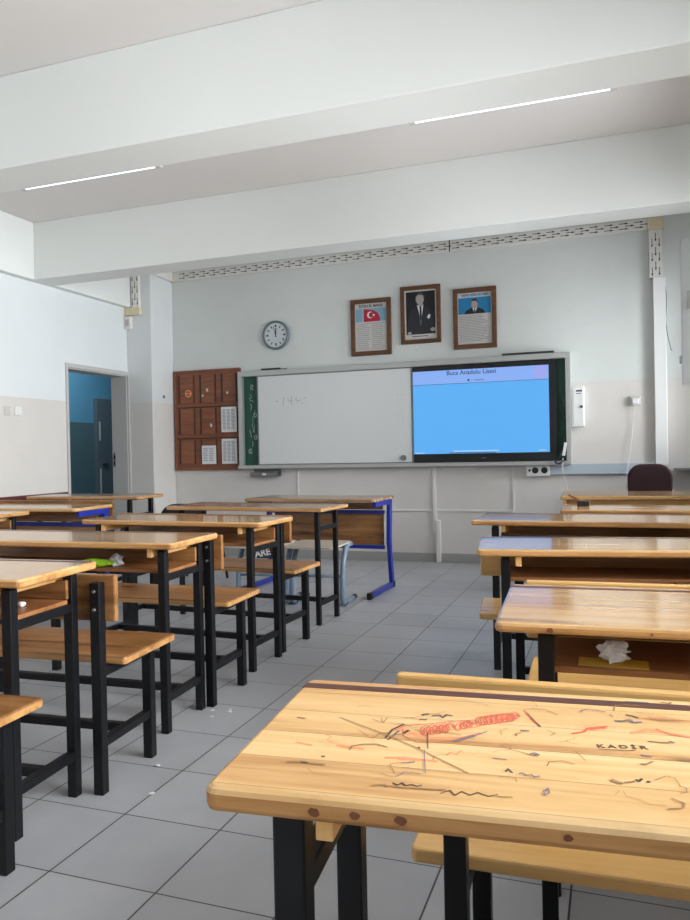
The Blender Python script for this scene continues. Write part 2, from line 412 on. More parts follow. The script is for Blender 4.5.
ys = [YB]+[v for w in WINS for v in w]+[YF]
for i in range(0, len(ys), 2): b.box(XR, XR+.2, ys[i], ys[i+1], WZ0, WZ1)
struct('wall_right', b, 'wallL')
# concrete beams, corner column and the beam along the left wall
b = MB(); b.box(-4.869, XR, 3.30, 3.60, 2.72, ZC, .006); struct('beam_1', b, 'plaster')
b = MB(); b.box(-4.869, XR, 5.44, 5.71, 2.72, ZC, .006); struct('beam_2', b, 'plaster')
b = MB(); b.box(XL, -4.87, YB, 6.9, 2.72, ZC, .005); struct('beam_left', b, 'plaster')
b = MB(); b.box(XL, -4.64, 6.9, YF, 0, ZC, .008); struct('column_left', b, 'wallC')
# skirting, chair rail and door surround
b = MB(); b.box(-4.64, XR, YF-.012, YF, 0, .09, .002); struct('baseboard_front', b, 'skirt')
b = MB(); b.box(XL, XL+.012, YB, D0-.06, 0, .09, .002); struct('baseboard_left', b, 'skirt')
b = MB(); b.box(XL, XL+.025, YB, D0-.05, .66, .785, .004); struct('trim_1', b, 'redbrown')
b = MB()
b.box(XL-.002, XL+.015, D0-.03, D0, 0, DZ, 0); b.box(XL-.002, XL+.015, D1, D1+.014, 0, DZ, 0); b.box(XL-.002, XL+.015, D0-.03, D1+.014, DZ, DZ+.04, 0)
b.box(XO, XL-.006, D1-.012, D1-.001, 0, DZ, 0); b.box(XO, XL-.006, D0+.001, D0+.012, 0, DZ, 0); b.box(XO, XL-.006, D0+.012, D1-.012, DZ-.012, DZ-.001)
o = struct('trim_2', b, 'jamb')
# strike plate on the far jamb
b = MB(); b.box(-5.135, -5.11, D1-.016, D1-.012, 1.00, 1.16, .001); b.box(-5.132, -5.113, D1-.018, D1-.015, 1.02, 1.06, 0, 1); b.box(-5.132, -5.113, D1-.018, D1-.015, 1.09, 1.13, 0, 1)
tag(b.build('strike_plate', ['bolt', 'blackplastic']), 'metal lock strike plate on the far door jamb', 'lock')
# corridor beyond the door
XH = -6.95
b = MB(); b.box(XH-.15, XH, 3.5, 11.5, 0, 3.0); struct('wall_corridor', b, 'hall')
b = MB(); b.box(XH, XO, 3.5, 11.5, -.1, 0); struct('floor_corridor', b, 'tile')
b = MB(); b.box(XH, XO, 3.5, 11.5, 3.0, 3.1); struct('ceiling_corridor', b, 'plaster')
b = MB(); b.box(XH, XO, 11.5, 11.6, 0, 3.0); struct('wall_corridor_end', b, 'hall')
b = MB(); b.box(XH, XO, 3.4, 3.5, 0, 3.0); struct('wall_corridor_near', b, 'hall')
b = MB(); b.box(XO, XO+.1, YF+.2, 11.5, 0, 3.0); struct('wall_corridor_side', b, 'hall')
b = MB(); b.box(XH, XH+.06, 8.86, 9.8, 0, 1.95, .004); d = struct('door_1', b, 'door')
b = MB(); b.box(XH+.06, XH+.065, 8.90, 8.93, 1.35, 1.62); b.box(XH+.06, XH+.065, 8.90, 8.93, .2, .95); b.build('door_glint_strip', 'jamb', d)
b = MB(); b.box(XH+.06, XH+.10, 8.95, 9.07, 1.02, 1.04, .003); b.build('door_handle', 'bolt', d)

# windows in the right wall
for i, (y0, y1) in enumerate(WINS):
    b = MB(); x0, x1 = XR+.08, XR+.14; w = .07
    b.box(x0, x1, y0, y1, WZ0, WZ0+w, .004); b.box(x0, x1, y0, y1, WZ1-w, WZ1, .004)
    b.box(x0, x1, y0, y0+w, WZ0, WZ1, .004); b.box(x0, x1, y1-w, y1, WZ0, WZ1, .004)
    b.box(x0, x1, y0, y1, 1.95, 1.95+w, .004)
    ym = (y0+y1)/2; b.box(x0, x1, ym-w/2, ym+w/2, WZ0, WZ1, .004)
    f = struct('window_%d' % (i+1), b, 'pvc')
    g = MB()
    g.box(XR+.105, XR+.111, y0+w, y1-w, WZ0+w, WZ1-w) ; g.build('pane', 'glass', f)
    g = MB(); g.box(XR-.04, XR+.08, y0-.05, y1+.05, WZ0-.03, WZ0, .004); g.build('window_sill', 'skirt', f)

# open sash
t = thing('window_sash', 'white window sash swung open beside the front beam', 'window sash', (1.09, 6.2, 1.57))
b = MB(); zb, zt = 1.57, 2.66
for q in ((.505, .585, zb, zt), (1.01, 1.09, zb, zt), (.585, 1.01, zb, zb+.08), (.585, 1.01, zt-.08, zt)): b.box(q[0], q[1], 6.17, 6.22, q[2], q[3], .004)
b.build('sash_frame', 'pvc', t, True)
b = MB(); b.box(.585, 1.01, 6.19, 6.2, zb+.08, zt-.08); b.build('pane', 'glass', t, True)
b = MB(); b.box(.545, .565, 6.155, 6.17, 2.13, 2.2, .003); b.bar((.555, 6.15, 2.17), (.555, 6.15, 2.27), .018, .018); b.build('handle', 'alu', t, True)
b = MB(); b.box(.488, .506, 6.18, 6.21, 1.73, 1.79, .002); b.build('latch', 'greytrunk', t, True)

# ------------------------------------------------------------------ furniture
def make_desk(label, W=1.2, D=.41, H=.76, span=.31, inset=.105, topmat='top', group='wooden school desks on black steel legs', loc=(0, 0, 0), rz=0, th=.026, groove=True, legw=.033, shelf=True, bat=True, side='edgebrown'):
    t = thing('school_desk', label, 'desk', loc, rz, group)
    hw = W/2; zu = H-th
    b = MB(); b.slab(-hw, hw, -D/2, D/2, zu, H, .016, .007, ms=1 if side else None); b.build('tabletop', [topmat, side] if side else topmat, t)
    if groove:
        b = MB(); b.box(-hw+.004, hw-.004, D/2-.046, D/2-.024, H-.004, H+.0006); b.build('pencil_strip', 'groove', t)
    for sx in (-1, 1):
        for sy in (-1, 1):
            b = MB(); x = sx*(hw-inset); y = sy*span/2
            b.box(x-legw/2, x+legw/2, y-legw/2, y+legw/2, 0, zu-.012, .003); b.build('leg', 'black', t)
    for sx in (-1, 1):
        x = sx*(hw-inset)
        b = MB(); b.box(x-.014, x+.014, -span/2+legw/2, span/2-legw/2, .608, .638, .003); b.build('side_rail', 'black', t)
        b = MB(); b.box(x-.014, x+.014, -span/2+legw/2, span/2-legw/2, .122, .152, .003); b.build('side_stretcher', 'black', t)
        b = MB(); b.box(x-.013, x+.013, -span/2-.015, span/2+.015, zu-.012, zu, .002); b.build('top_rail', 'black', t)
        xb = x-sx*.045
        if not bat: continue
        b = MB(); b.box(xb-.010, xb+.010, -span/2-.03, span/2+.01, zu-.036, zu-.0005, .002); b.build('batten', 'edge', t)
    b = MB(); b.box(-hw+inset+.014, hw-inset-.014, -.015, .015, .122, .152, .003); b.build('long_stretcher', 'black', t)
    if not shelf: return t
    b = MB(); b.box(-hw+inset+.016, hw-inset-.016, span/2-.012, span/2+.012, .60, .628, .003); b.build('rear_rail', 'black', t)
    b = MB(); b.slab(-hw+inset-.012, hw-inset+.012, -span/2+.02, span/2-.03, .638, .652, .004, .003); b.build('shelf', 'shelf', t)
    b = MB(); b.slab(-hw+inset-.005, hw-inset+.005, span/2-.029, span/2-.013-.002, .652, .715, .003, .003); b.build('back_panel', 'ply', t)
    return t

def make_bench(label, loc=(0, 0, 0), rz=0, W=1.2, SH=.455, BH=.757, IX=.065, seatmat='ply', si=0, group='wooden benches with backrests on black steel legs'):
    """local y = 0 at the back posts, the seat reaches towards +y"""
    t = thing('school_bench', label, 'bench', loc, rz, group)
    hw = W/2; ix = IX; fy = .31; lw = .036
    b = MB(); b.slab(-hw+si, hw-si, .055, .40, SH-.026, SH, .012, .005, ms=1); b.build('seat', [seatmat, 'edgebrown' if seatmat == 'ply' else seatmat], t)
    b = MB(); b.box(-hw+.01, hw-.01, lw/2, lw/2+.022, BH-.155, BH, .005); b.build('backrest', seatmat, t)
    for sx in (-1, 1):
        x = sx*(hw-ix)
        b = MB(); b.box(x-lw/2, x+lw/2, -lw/2, lw/2, 0, BH-.022, .003); p = b.build('back_post', 'black', t)
        for z in (BH-.05, BH-.11):
            b = MB(); b.cyl((x, -lw/2-.004, z), (x, -lw/2+.002, z), .006, 8); b.build('bolt', 'bolt', p)
        b = MB(); b.box(x-lw/2, x+lw/2, fy-lw/2, fy+lw/2, 0, SH-.026, .003); b.build('leg', 'black', t)
        b = MB(); b.box(x-.014, x+.014, lw/2, fy-lw/2, SH-.056, SH-.026, .003); b.build('seat_rail', 'black', t)
        b = MB(); b.box(x-.014, x+.014, lw/2, fy-lw/2, .15, .18, .003); b.build('side_stretcher', 'black', t)
    b = MB(); b.box(-hw+ix+.014, hw-ix-.014, fy/2-.014, fy/2+.014, .15, .18, .003); b.build('long_stretcher', 'black', t)
    return t

def place(xe, side, ymid, rz, W=1.2):
    """centre of a piece whose left (-1) or right (+1) end lies at xe"""
    a = rad(rz); return (xe-side*W/2*math.cos(a), ymid-side*W/2*math.sin(a), 0), a

# row down the middle of the room (right ends at about x = -1.6)
G_D = 'wooden desks of the left aisle row'; G_B = 'wooden benches of the left aisle row'
l, a = place(-1.60, 1, 1.873, 4); make_desk('wooden desk with a white scrap on its shelf, behind the two-bolt bench', H=.77, D=.38, span=.285, inset=.075, loc=l, rz=a, group=G_D)
l, a = place(-1.635, 1, 2.725, 2.5); make_desk('wooden desk with a green wrapper and crumpled paper on its shelf', H=.77, D=.40, span=.285, inset=.075, loc=l, rz=a, group=G_D)
l, a = place(-1.66, 1, 3.58, -2, 1.12); make_desk('wooden desk on black legs two in front of the green wrapper', H=.768, D=.39, W=1.12, inset=.085, loc=l, rz=a, group=G_D, span=.29)
l, a = place(-1.72, 1, 4.62, -4); make_desk('brown wooden desk just behind the blue-legged table by the whiteboard', H=.762, D=.44, shelf=False, bat=False, inset=.07, legw=.03, loc=l, rz=a, group=G_D, topmat='old', span=.28)
l, a = place(-1.475, 1, 1.27, 3); make_bench('bench with worn seat end cut off by the left picture edge', loc=l, rz=a, SH=.45, group=G_B)
l, a = place(-1.545, 1, 2.054, 4); make_bench('bench with orange plywood seat and two-bolt back post, nearest whole bench', loc=l, rz=a, SH=.44, BH=.722, group=G_B)
l, a = place(-1.625, 1, 2.918, 2); make_bench('bench standing right in front of the desk holding the green wrapper', loc=l, rz=a, SH=.455, group=G_B)
l, a = place(-1.695, 1, 3.82, -3); make_bench('bench between two black-legged desks, beside the grey-blue stools', loc=l, rz=a, SH=.455, BH=.765, group=G_B)

# row by the windows (left ends at about x = -0.4)
G_D = 'wooden desks of the window row'; G_B = 'wooden benches of the window row'
a = rad(5.2); W = 1.2; D = .39
cx = -.418+math.cos(a)*W/2-math.sin(a)*D/2; cy = .695+math.sin(a)*W/2+math.cos(a)*D/2
R1 = make_desk('large worn desk covered in red and black ink scribbles', H=.76, D=D, loc=(cx, cy, 0), rz=a, group=G_D, topmat='top_worn', span=.26, inset=.08, th=.027, legw=.037, shelf=False, side='edgeworn')
l, a = place(-.245, -1, 1.765, 3); make_desk('desk with a white tissue on its shelf and a knot in its front edge', H=.76, D=.45, loc=l, rz=a, group=G_D, inset=.1, bat=False, th=.021)
l, a = place(-.485, -1, 2.85, 7.5); make_desk('glossy desk mirroring the screen, just in front of the tissue desk', H=.76, D=.40, loc=l, rz=a, group=G_D, inset=.1)
l, a = place(-.67, -1, 3.97, -1); make_desk('glossy desk mirroring the screen, longest reach into the aisle', H=.76, D=.45, loc=l, rz=a, group=G_D, inset=.11)
l, a = place(-.29, -1, 4.63, 1); make_desk('glossy desk with a small black object on it, behind the teacher desk', H=.76, D=.41, loc=l, rz=a, group=G_D)
l, a = place(-.352, -1, 1.17, 2.4); make_bench('light bench just beyond the scribbled desk', loc=l, rz=a, SH=.44, BH=.745, IX=.108, seatmat='lightply', si=.02, group=G_B)
l, a = place(-.235, -1, 2.045, 2); make_bench('bench just beyond the desk with the tissue, only its back edge showing', loc=l, rz=a, SH=.45, BH=.757, seatmat='lightply', group=G_B)
l, a = place(-.53, -1, 3.09, 7); make_bench('bench whose seat and back ends stick out into the aisle under glossy desks', loc=l, rz=a, SH=.425, BH=.745, IX=.165, seatmat='lightply', group=G_B)

# column of desks along the door wall
G_D = 'desks along the door wall'
l, a = place(-3.62, 1, 5.33, 2, 1.1); make_desk('flat wooden desk in front of the doorway', H=.79, D=.40, W=1.1, shelf=False, bat=False, loc=l, rz=a, group=G_D, topmat='old')
l, a = place(-3.60, 1, 3.74, 2); make_desk('wooden desk with one black leg showing at the left edge, by the blue desk', H=.77, D=.40, loc=l, rz=a, group=G_D)
l, a = place(-3.55, 1, 4.72, 2); make_bench('bench with a pale back edge in front of the blue bracketed desk', loc=l, rz=a, SH=.455, BH=.785, group='bench by the doorway desk')

# tables on blue frames
def make_blue(label, loc, rz, W=1.25, D=.5, H=.75, topmat='old'):
    t = thing('school_table', label, 'table', loc, rz, 'tables on blue steel frames')
    hw = W/2; zu = H-.024
    b = MB(); b.slab(-hw, hw, -D/2, D/2, zu, H, .03, .006); b.build('tabletop', topmat, t)
    for sx in (-1, 1):
        x = sx*(hw-.02)
        b = MB()
        b.bar((x, -D/2+.05, zu-.02), (x, D/2-.06, zu-.02), .03, .04)
        b.bar((x, D/2-.075, zu-.005), (x, D/2-.10, .36), .03, .055); b.bar((x, D/2-.10, .38), (x, D/2-.045, .03), .03, .05)
        b.bar((x, D/2-.03, .028), (x, -D/2-.08, .028), .032, .04)
        lg = b.build('leg', 'blue', t)
        for y0, y1 in ((-D/2-.1, -D/2-.05), (D/2-.05, D/2-.01)):
            b = MB(); b.box(x-.02, x+.02, y0, y1, .003, .05, .005); b.build('foot_cap', 'blackplastic', lg)
    b = MB(); b.bar((-hw+.06, D/2-.09, .62), (hw-.06, D/2-.09, .62), .03, .03); b.build('crossbar', 'blue', t)
    b = MB(); b.bar((-hw+.06, D/2-.10, .335), (hw-.06, D/2-.10, .335), .03, .03); b.build('crossbar', 'blue', t)
    b = MB(); b.slab(-hw+.07, hw-.07, D/2-.085, D/2-.07, .35, .605, .01, .003); b.build('front_panel', 'ply', t)
    b = MB(); b.slab(-hw+.07, hw-.07, D/2-.098, D/2-.085, .64, .695, .01, .003); b.build('back_panel', 'ply', t)
    return t
l, a = place(-1.70, 1, 5.68, -2, 1.13); make_blue('blue-framed table with a wooden front panel below the whiteboard', l, a, W=1.13)
l, a = place(-3.47, 1, 4.42, 2, 1.25); make_blue('blue-framed desk near the door wall, blue bracket showing at its end', l, a, D=.44, H=.765, topmat='top')

def make_tube_chair(label, loc, rz):
    t = thing('school_stool', label, 'stool', loc, rz, 'grey-blue tube stools by the blue-framed table')
    b = MB(); b.slab(-.20, .20, -.24, .20, .44, .455, .05, .005); b.build('seat', 'seatpale', t)
    for sx in (-1, 1):
        x = sx*.19
        pts = [(x, .26, .022), (x, .05, .022), (x, -.02, .028), (x, -.045, .07), (x, -.03, .22), (x, .0, .33), (x, .06, .41), (x, .14, .437), (x, .20, .43)]
        b = MB(); b.tube(pts, .019, 12); f = b.build('leg', 'greyblue', t)
        for y0, y1 in ((.22, .28), (.0, .03)):
            b = MB(); b.tube([(x, y0, .022), (x, y1, .022)], .02, 12); b.build('foot_cap', 'darkgrey', f)
    b = MB(); b.tube([(-.19, -.03, .22), (.19, -.03, .22)], .011, 8); b.build('crossbar', 'greyblue', t)
    return t
c1 = make_tube_chair('grey-blue tube stool with a pale seat in plain view, nearer the aisle', (-2.03, 5.07, 0), rad(3))
c2 = make_tube_chair('grey-blue tube stool with white letters on its dark edge plate', (-2.45, 5.03, 0), rad(6))
b = MB(); b.box(-.01, .19, -.258, -.245, .375, .455, .003); pl = b.build('edge_plate', 'darkgrey', c2)
text('edge_lettering', 'ARE', 'white', pl, (.085, -.2592, .412), .066, (rad(90), rad(-12), 0), .002, world=False)

# dark round-backed chair
t = thing('plastic_chair', 'dark grey chair with a rounded back left of the blue-framed table', 'chair', (-3.5, 5.8, 0), rad(0))
def round_back(w, h, z0, y0, y1, r=.1):
    pts = [(-w/2, z0), (w/2, z0)]
    for cx, a0 in ((w/2-r, 0), (-w/2+r, 90)):
        for k in range(9): a = rad(a0+90*k/8); pts.append((cx+r*math.cos(a), z0+h-r+r*math.sin(a)))
    return pts
b = MB(); b.prism_xz(round_back(.46, .255, .44, 0, 0, .16), -.20, -.165); b.build('backrest', 'darkgrey', t)
b = MB(); b.slab(-.21, .21, -.18, .22, .42, .445, .05, .006); b.build('seat', 'darkgrey', t)
for sx in (-1, 1):
    for sy in (-1, 1):
        b = MB(); b.tube([(sx*.17, sy*.15, .43), (sx*.21, sy*.2, 0)], .012, 8); b.build('leg', 'blackplastic', t)

# teacher's desk and maroon chair
t = thing('teacher_desk', 'varnished teacher desk with pale end panel in front of the maroon chair', 'desk', (.33, 6.0, 0), rad(1))
b = MB(); b.slab(-.70, .75, -.32, .32, .735, .762, .02, .006); b.build('desktop', 'top', t)
for x0, x1 in ((-.68, -.655), (.70, .725)):
    b = MB(); b.box(x0, x1, -.28, .28, 0, .735, .003); b.build('end_panel', 'edge', t)
b = MB(); b.box(-.655, .70, -.24, -.22, .25, .735, .003); b.build('modesty_panel', 'edge', t)
b = MB(); b.box(.25, .69, -.2, .26, .58, .73, .004); d = b.build('drawer', 'ply', t)
b = MB(); b.bar((.4, .28, .65), (.54, .28, .65), .012, .012); b.build('drawer_handle', 'bolt', d)

t = thing('office_chair', 'maroon padded chair against the front wall behind the teacher desk', 'chair', (.30, 6.93, 0), 0)
outline = round_back(.36, .46, .50, 0, 0, .12)
bm_ = MB(); bm_.prism_xz(outline, -.0, .06); o = bm_.build('backrest', 'maroon', t)
md = o.modifiers.new('round', 'BEVEL'); md.width = .022; md.segments = 3; md.limit_method = 'ANGLE'
b = MB(); b.slab(-.23, .23, -.42, .02, .42, .49, .08, .025); b.build('seat', 'maroon', t)
b = MB(); b.tube([(0, .075, .55), (0, .085, .40), (0, .0, .38), (0, -.18, .38)], .018, 8); b.build('back_bracket', 'blackplastic', t)
b = MB(); b.cyl((0, -.2, .07), (0, -.2, .42), .028); b.build('column', 'blackplastic', t)
for k in range(5):
    aa = rad(72*k+90); e = (.27*math.cos(aa), -.2+.27*math.sin(aa))
    b = MB(); b.bar((0, -.2, .09), (e[0], e[1], .065), .04, .03); f = b.build('base_arm', 'blackplastic', t)
    b = MB(); b.cyl((e[0]-.015, e[1], .028), (e[0]+.015, e[1], .028), .028, 14); b.build('caster', 'blackplastic', f)

# ------------------------------------------------------------------ board wall
YB0 = 7.23   # front face of the board system
t = thing('sliding_board', 'long aluminium-framed sliding board with green chalkboard and white panel', 'whiteboard', (-2.08, YF, .945))
def bx(x0, x1, y0, y1, z0, z1, bev=.003, m=0): 
    q = MB(); q.box(x0, x1, y0, y1, z0, z1, bev, m); return q
bx(-3.79, -.355, YB0, YF, 1.945, 2.0).build('top_rail', 'alu', t, True)
bx(-3.79, -.355, YB0-.03, YF, .955, .992).build('bottom_rail', 'alu', t, True)
bx(-3.79, -3.745, YB0, YF, .992, 1.945).build('side_rail', 'alu', t, True)
bx(-.40, -.355, YB0, YF, .992, 1.945).build('side_rail', 'alu', t, True)
cb = bx(-3.745, -.40, YB0+.06, YB0+.075, .992, 1.945, 0).build('chalkboard', 'chalk', t, True)
wbp = bx(-3.56, -1.868, YB0+.012, YB0+.03, .995, 1.943, .002)
wbp = wbp.build('white_panel', 'wb', t, True)
b = MB()
for q in ((-3.567, -3.553, .993, 1.944), (-1.875, -1.861, .993, 1.944)): b.box(q[0], q[1], YB0+.008, YB0+.034, q[2], q[3], .002)
b.box(-3.553, -1.875, YB0+.008, YB0+.034, .993, 1.003, .002); b.box(-3.553, -1.875, YB0+.008, YB0+.034, 1.935, 1.944, .002)
b.build('panel_edge', 'aludark', wbp, True)
# chalk scribbles on the green strip
b = MB(); yy = YB0+.0595
def scrib(x, z, w, h, n, r): return [(x+r.uniform(-w, w)/2, z+h*(.5-i/(n-1))+r.uniform(-.01, .01)) for i in range(n)]
r2 = random.Random(3)
b.ribbon_xz([(-3.66, 1.86), (-3.665, 1.80)], .006, yy); b.ribbon_xz([(-3.66, 1.86), (-3.635, 1.85), (-3.64, 1.835), (-3.66, 1.83), (-3.632, 1.80)], .006, yy)
for x, z, w, h, n in ((-3.66, 1.72, .05, .08, 6), (-3.63, 1.55, .035, .07, 6), (-3.67, 1.62, .04, .08, 5), (-3.65, 1.43, .02, .16, 5), (-3.68, 1.33, .04, .1, 5), (-3.62, 1.30, .03, .05, 5), (-3.68, 1.15, .05, .05, 6), (-3.66, 1.22, .03, .08, 4), (-3.63, 1.40, .02, .1, 4)):
    b.ribbon_xz(scrib(x, z, w, h, n, r2), .005, yy)
for cx_, cz_ in ((-3.62, 1.53), (-3.685, 1.14), (-3.615, 1.29)):
    b.ribbon_xz([(cx_+.018*math.cos(k*.7), cz_+.022*math.sin(k*.7)) for k in range(10)], .006, yy)
b.build('chalk_writing', 'chalkmark', cb, True)
# faint marker figures on the white panel
b = MB(); yy = YB0+.0115
for pts in ([(-3.35, 1.665), (-3.32, 1.665)], [(-3.26, 1.71), (-3.265, 1.62)], [(-3.21, 1.70), (-3.2, 1.66), (-3.17, 1.665)], [(-3.165, 1.71), (-3.17, 1.62)], [(-3.14, 1.66), (-3.11, 1.70), (-3.1, 1.64)], [(-3.09, 1.66), (-3.06, 1.67)], [(-3.06, 1.64), (-3.04, 1.63)], [(-3.02, 1.68), (-3.0, 1.69)]): b.ribbon_xz(pts, .006, yy)
r3 = random.Random(5)
for i in range(9):
    z = 1.72-.042*i
    for x in (-2.01, -1.965): b.ribbon_xz([(x+r3.uniform(-.012, .012)+.012*math.cos(k*1.4), z+.012*math.sin(k*1.4)) for k in range(5)], .003, yy, 1)
b.build('marker_figures', ['ink', 'greypaper'], wbp, True)
b = MB(); b.cyl((-1.962, YB0+.012, 1.045), (-1.962, YB0-.008, 1.045), .028, 24); b.cyl((-1.962, YB0-.008, 1.045), (-1.962, YB0-.013, 1.045), .02, 20)
tag(b.build('magnet', 'aludark'), 'round grey magnet on the lower corner of the white panel', 'magnet')
# interactive screen
t = thing('interactive_screen', 'large black-framed screen showing a blue page at the end of the board', 'screen', (-1.17, YB0+.055, 1.0))
b = MB(); b.box(-1.86, -.478, YB0+.016, YB0+.055, .995, 1.943, .004); b.build('bezel', 'bezel', t, True)
ys_ = YB0+.0158
b = MB(); b.prism_xz([(-1.855, 1.078), (-.55, 1.078), (-.55, 1.76), (-1.855, 1.76)], ys_-.001, ys_+.0005); b.prism_xz([(-1.855, 1.76), (-.55, 1.76), (-.55, 1.893), (-1.855, 1.893)], ys_-.001, ys_+.0005, 1)
b.prism_xz([(-1.855, 1.757), (-.55, 1.757), (-.55, 1.761), (-1.855, 1.761)], ys_-.0016, ys_, 2)
b.prism_xz([(-1.46, 1.096), (-1.02, 1.096), (-1.02, 1.106), (-1.46, 1.106)], ys_-.0016, ys_, 3)
b.prism_xz([(-1.50, 1.082), (-1.05, 1.082), (-1.05, 1.088), (-1.50, 1.088)], ys_-.0016, ys_, 2)
b.prism_xz([(-1.84, 1.085), (-1.75, 1.085), (-1.75, 1.092), (-1.84, 1.092)], ys_-.0016, ys_, 3)
b.prism_xz([(-.65, 1.093), (-.58, 1.093), (-.58, 1.101), (-.65, 1.101)], ys_-.0016, ys_, 3)
disp = b.build('display', ['scr', 'scrhead', 'scrtext', 'scrwhite'], t, True)
tx = text('page_title', 'Buca Anadolu Lisesi', 'scrtext', t, (-1.275, ys_-.002, 1.862), .06, (rad(90), 0, 0), .0006)
tx.parent = disp
tx = text('page_menu', '■  • • Haberler', 'scrtext', t, (-1.23, ys_-.002, 1.785), .026, (rad(90), 0, 0)); tx.parent = disp
b = MB()
def ringpoly(cx, cz, r0, r1, y, m):
    n = 28; vs = []; fs = []
    for k in range(n):
        a_ = 2*math.pi*k/n; vs += [(cx+r0*math.cos(a_), y, cz+r0*math.sin(a_)), (cx+r1*math.cos(a_), y, cz+r1*math.sin(a_))]
    for k in range(n): j = (k+1) % n; fs.append([2*k, 2*k+1, 2*j+1, 2*j])
    b.add(vs, fs, m)
ringpoly(-.625, 1.83, .045, .055, ys_-.0016, 0); ringpoly(-.625, 1.83, .028, .033, ys_-.0016, 0)
b.box(-.65, -.60, ys_-.0018, ys_-.001, 1.815, 1.82); b.box(-.628, -.622, ys_-.0018, ys_-.001, 1.80, 1.86); b.box(-.645, -.605, ys_-.0018, ys_-.001, 1.838, 1.842)
o = b.build('page_emblem', 'scrpink', t, True); o.parent = disp
b = MB(); b.box(-1.185, -1.145, YB0+.0145, YB0+.016, 1.028, 1.036); b.build('maker_mark', 'aludark', t, True)
# cables hanging at the screen's side
def sweep(pts, n=6):
    P = [Vector(p) for p in pts]; out = []
    for i in range(len(P)-1):
        p0, p1, p2, p3 = P[max(i-1, 0)], P[i], P[i+1], P[min(i+2, len(P)-1)]
        for k in range(n):
            u = k/n; out.append(.5*((2*p1)+(-p0+p2)*u+(2*p0-5*p1+4*p2-p3)*u*u+(-p0+3*p1-3*p2+p3)*u**3))
    out.append(P[-1]); return out
b = MB(); b.tube(sweep([(-.478, YB0+.03, 1.62), (-.445, YB0+.0, 1.60), (-.418, YB0+.0, 1.52), (-.41, YB0+.02, 1.42), (-.44, YB0+.02, 1.38)]), .005, 6)
tag(b.build('video_cable', 'blackplastic'), 'black cable looping out of the side of the screen', 'cable')
b = MB(); b.tube(sweep([(-.478, YB0+.03, 1.42), (-.44, YB0-.005, 1.43), (-.412, YB0, 1.40)]), .004, 6)
tag(b.build('power_cable', 'blackplastic'), 'short straight black cable below the looping one beside the screen', 'cable')
b = MB(); b.tube(sweep([(-.42, YB0+.01, 1.20), (-.435, YB0-.02, 1.10), (-.46, YB0-.05, 1.03), (-.50, YB0-.06, .985), (-.46, YB0-.06, .97), (-.42, YB0-.05, 1.0)]), .007, 6)
tag(b.build('cable_loop', 'blackplastic'), 'tangled black cable on the board rail below the screen corner', 'cable')
b = MB(); b.bar((-.425, YB0-.03, 1.04), (-.405, YB0-.02, 1.16), .025, .02)
tag(b.build('cable_adapter', 'white'), 'white cable adapter standing on the board rail corner', 'adapter')
b = MB(); b.tube(sweep([(-.43, YB0-.05, 1.02), (-.43, YB0-.06, .9), (-.40, YB0-.02, .75), (-.38, YF-.02, .55), (-.36, YF-.02, .3)]), .004, 6)
tag(b.build('white_cable', 'white'), 'thin white cable hanging from the screen corner to the floor side', 'cable')

# things lying on top of the board
b = MB(); b.box(-3.52, -3.30, YB0+.02, YB0+.05, 2.0, 2.022, .004); b.bar((-3.30, YB0+.03, 2.006), (-3.22, YB0+.03, 2.006), .012, .01)
tag(b.build('board_ruler', 'inkdark'), 'black pointer lying on the board top under the clock', 'pointer')
b = MB(); b.box(-.98, -.50, YB0+.02, YB0+.06, 2.0, 2.022, .003); tag(b.build('dark_bar', 'darkgrey'), 'dark flat bar on the board top above the screen', 'bar')
t = thing('eraser_tray', 'grey tray fixed below the board near the notice board', 'tray', (-3.5, YF, .90))
b = MB(); b.box(-3.66, -3.34, YF-.11, YF, .868, .88, .003); b.box(-3.66, -3.34, YF-.11, YF-.1, .88, .915, .003); b.box(-3.66, -3.34, YF-.012, YF, .88, .945, .003); b.build('pan', 'aludark', t, True)
b = MB(); b.box(-3.51, -3.47, YF-.125, YF-.1105, .885, .905, .003); tag(b.build('chalk_piece', 'white'), 'white scrap stuck on the front of the grey tray', 'chalk')

# notice board: nine framed panels
t = thing('notice_board', 'brown wooden notice board of nine panels beside the chalkboard', 'notice board', (-4.2, YF, .94))
b = MB(); b.box(-4.62, -3.80, 7.305, YF, .945, 2.055, .003); b.build('backing', 'noticew', t, True)
xs = [-4.60, -4.33, -4.06, -3.80]; zs = [.985, 1.315, 1.66, 2.03]
for i in range(3):
    for j in range(3):
        b = MB(); x0, x1, z0, z1 = xs[i]+.03, xs[i+1]-.02, zs[j]+.03, zs[j+1]-.03
        b.box(x0, x0+.022, 7.298, 7.306, z0, z1, .001, 1); b.box(x0+.022, x1-.03, 7.294, 7.306, z0, z1, .003, 0); b.box(x1-.03, x1-.018, 7.299, 7.306, z0, z1, .001, 1)
        b.build('panel', ['noticew', 'noticedark'], t, True)
b = MB()
for z in zs[1:3]: b.box(-4.615, -3.80, 7.290, 7.306, z-.012, z+.010, .003, 0)
for z in zs[1:3]: b.box(-4.60, -3.80, 7.297, 7.306, z-.022, z-.012, .0, 1)
b.box(-4.62, -3.80, 7.288, 7.306, 2.03, 2.055, .003); b.box(-4.62, -3.80, 7.285, 7.306, .945, .975, .003); b.box(-4.62, -4.60, 7.288, 7.306, .975, 2.03, .003)
b.build('moulding', ['noticew', 'noticedark'], t, True)
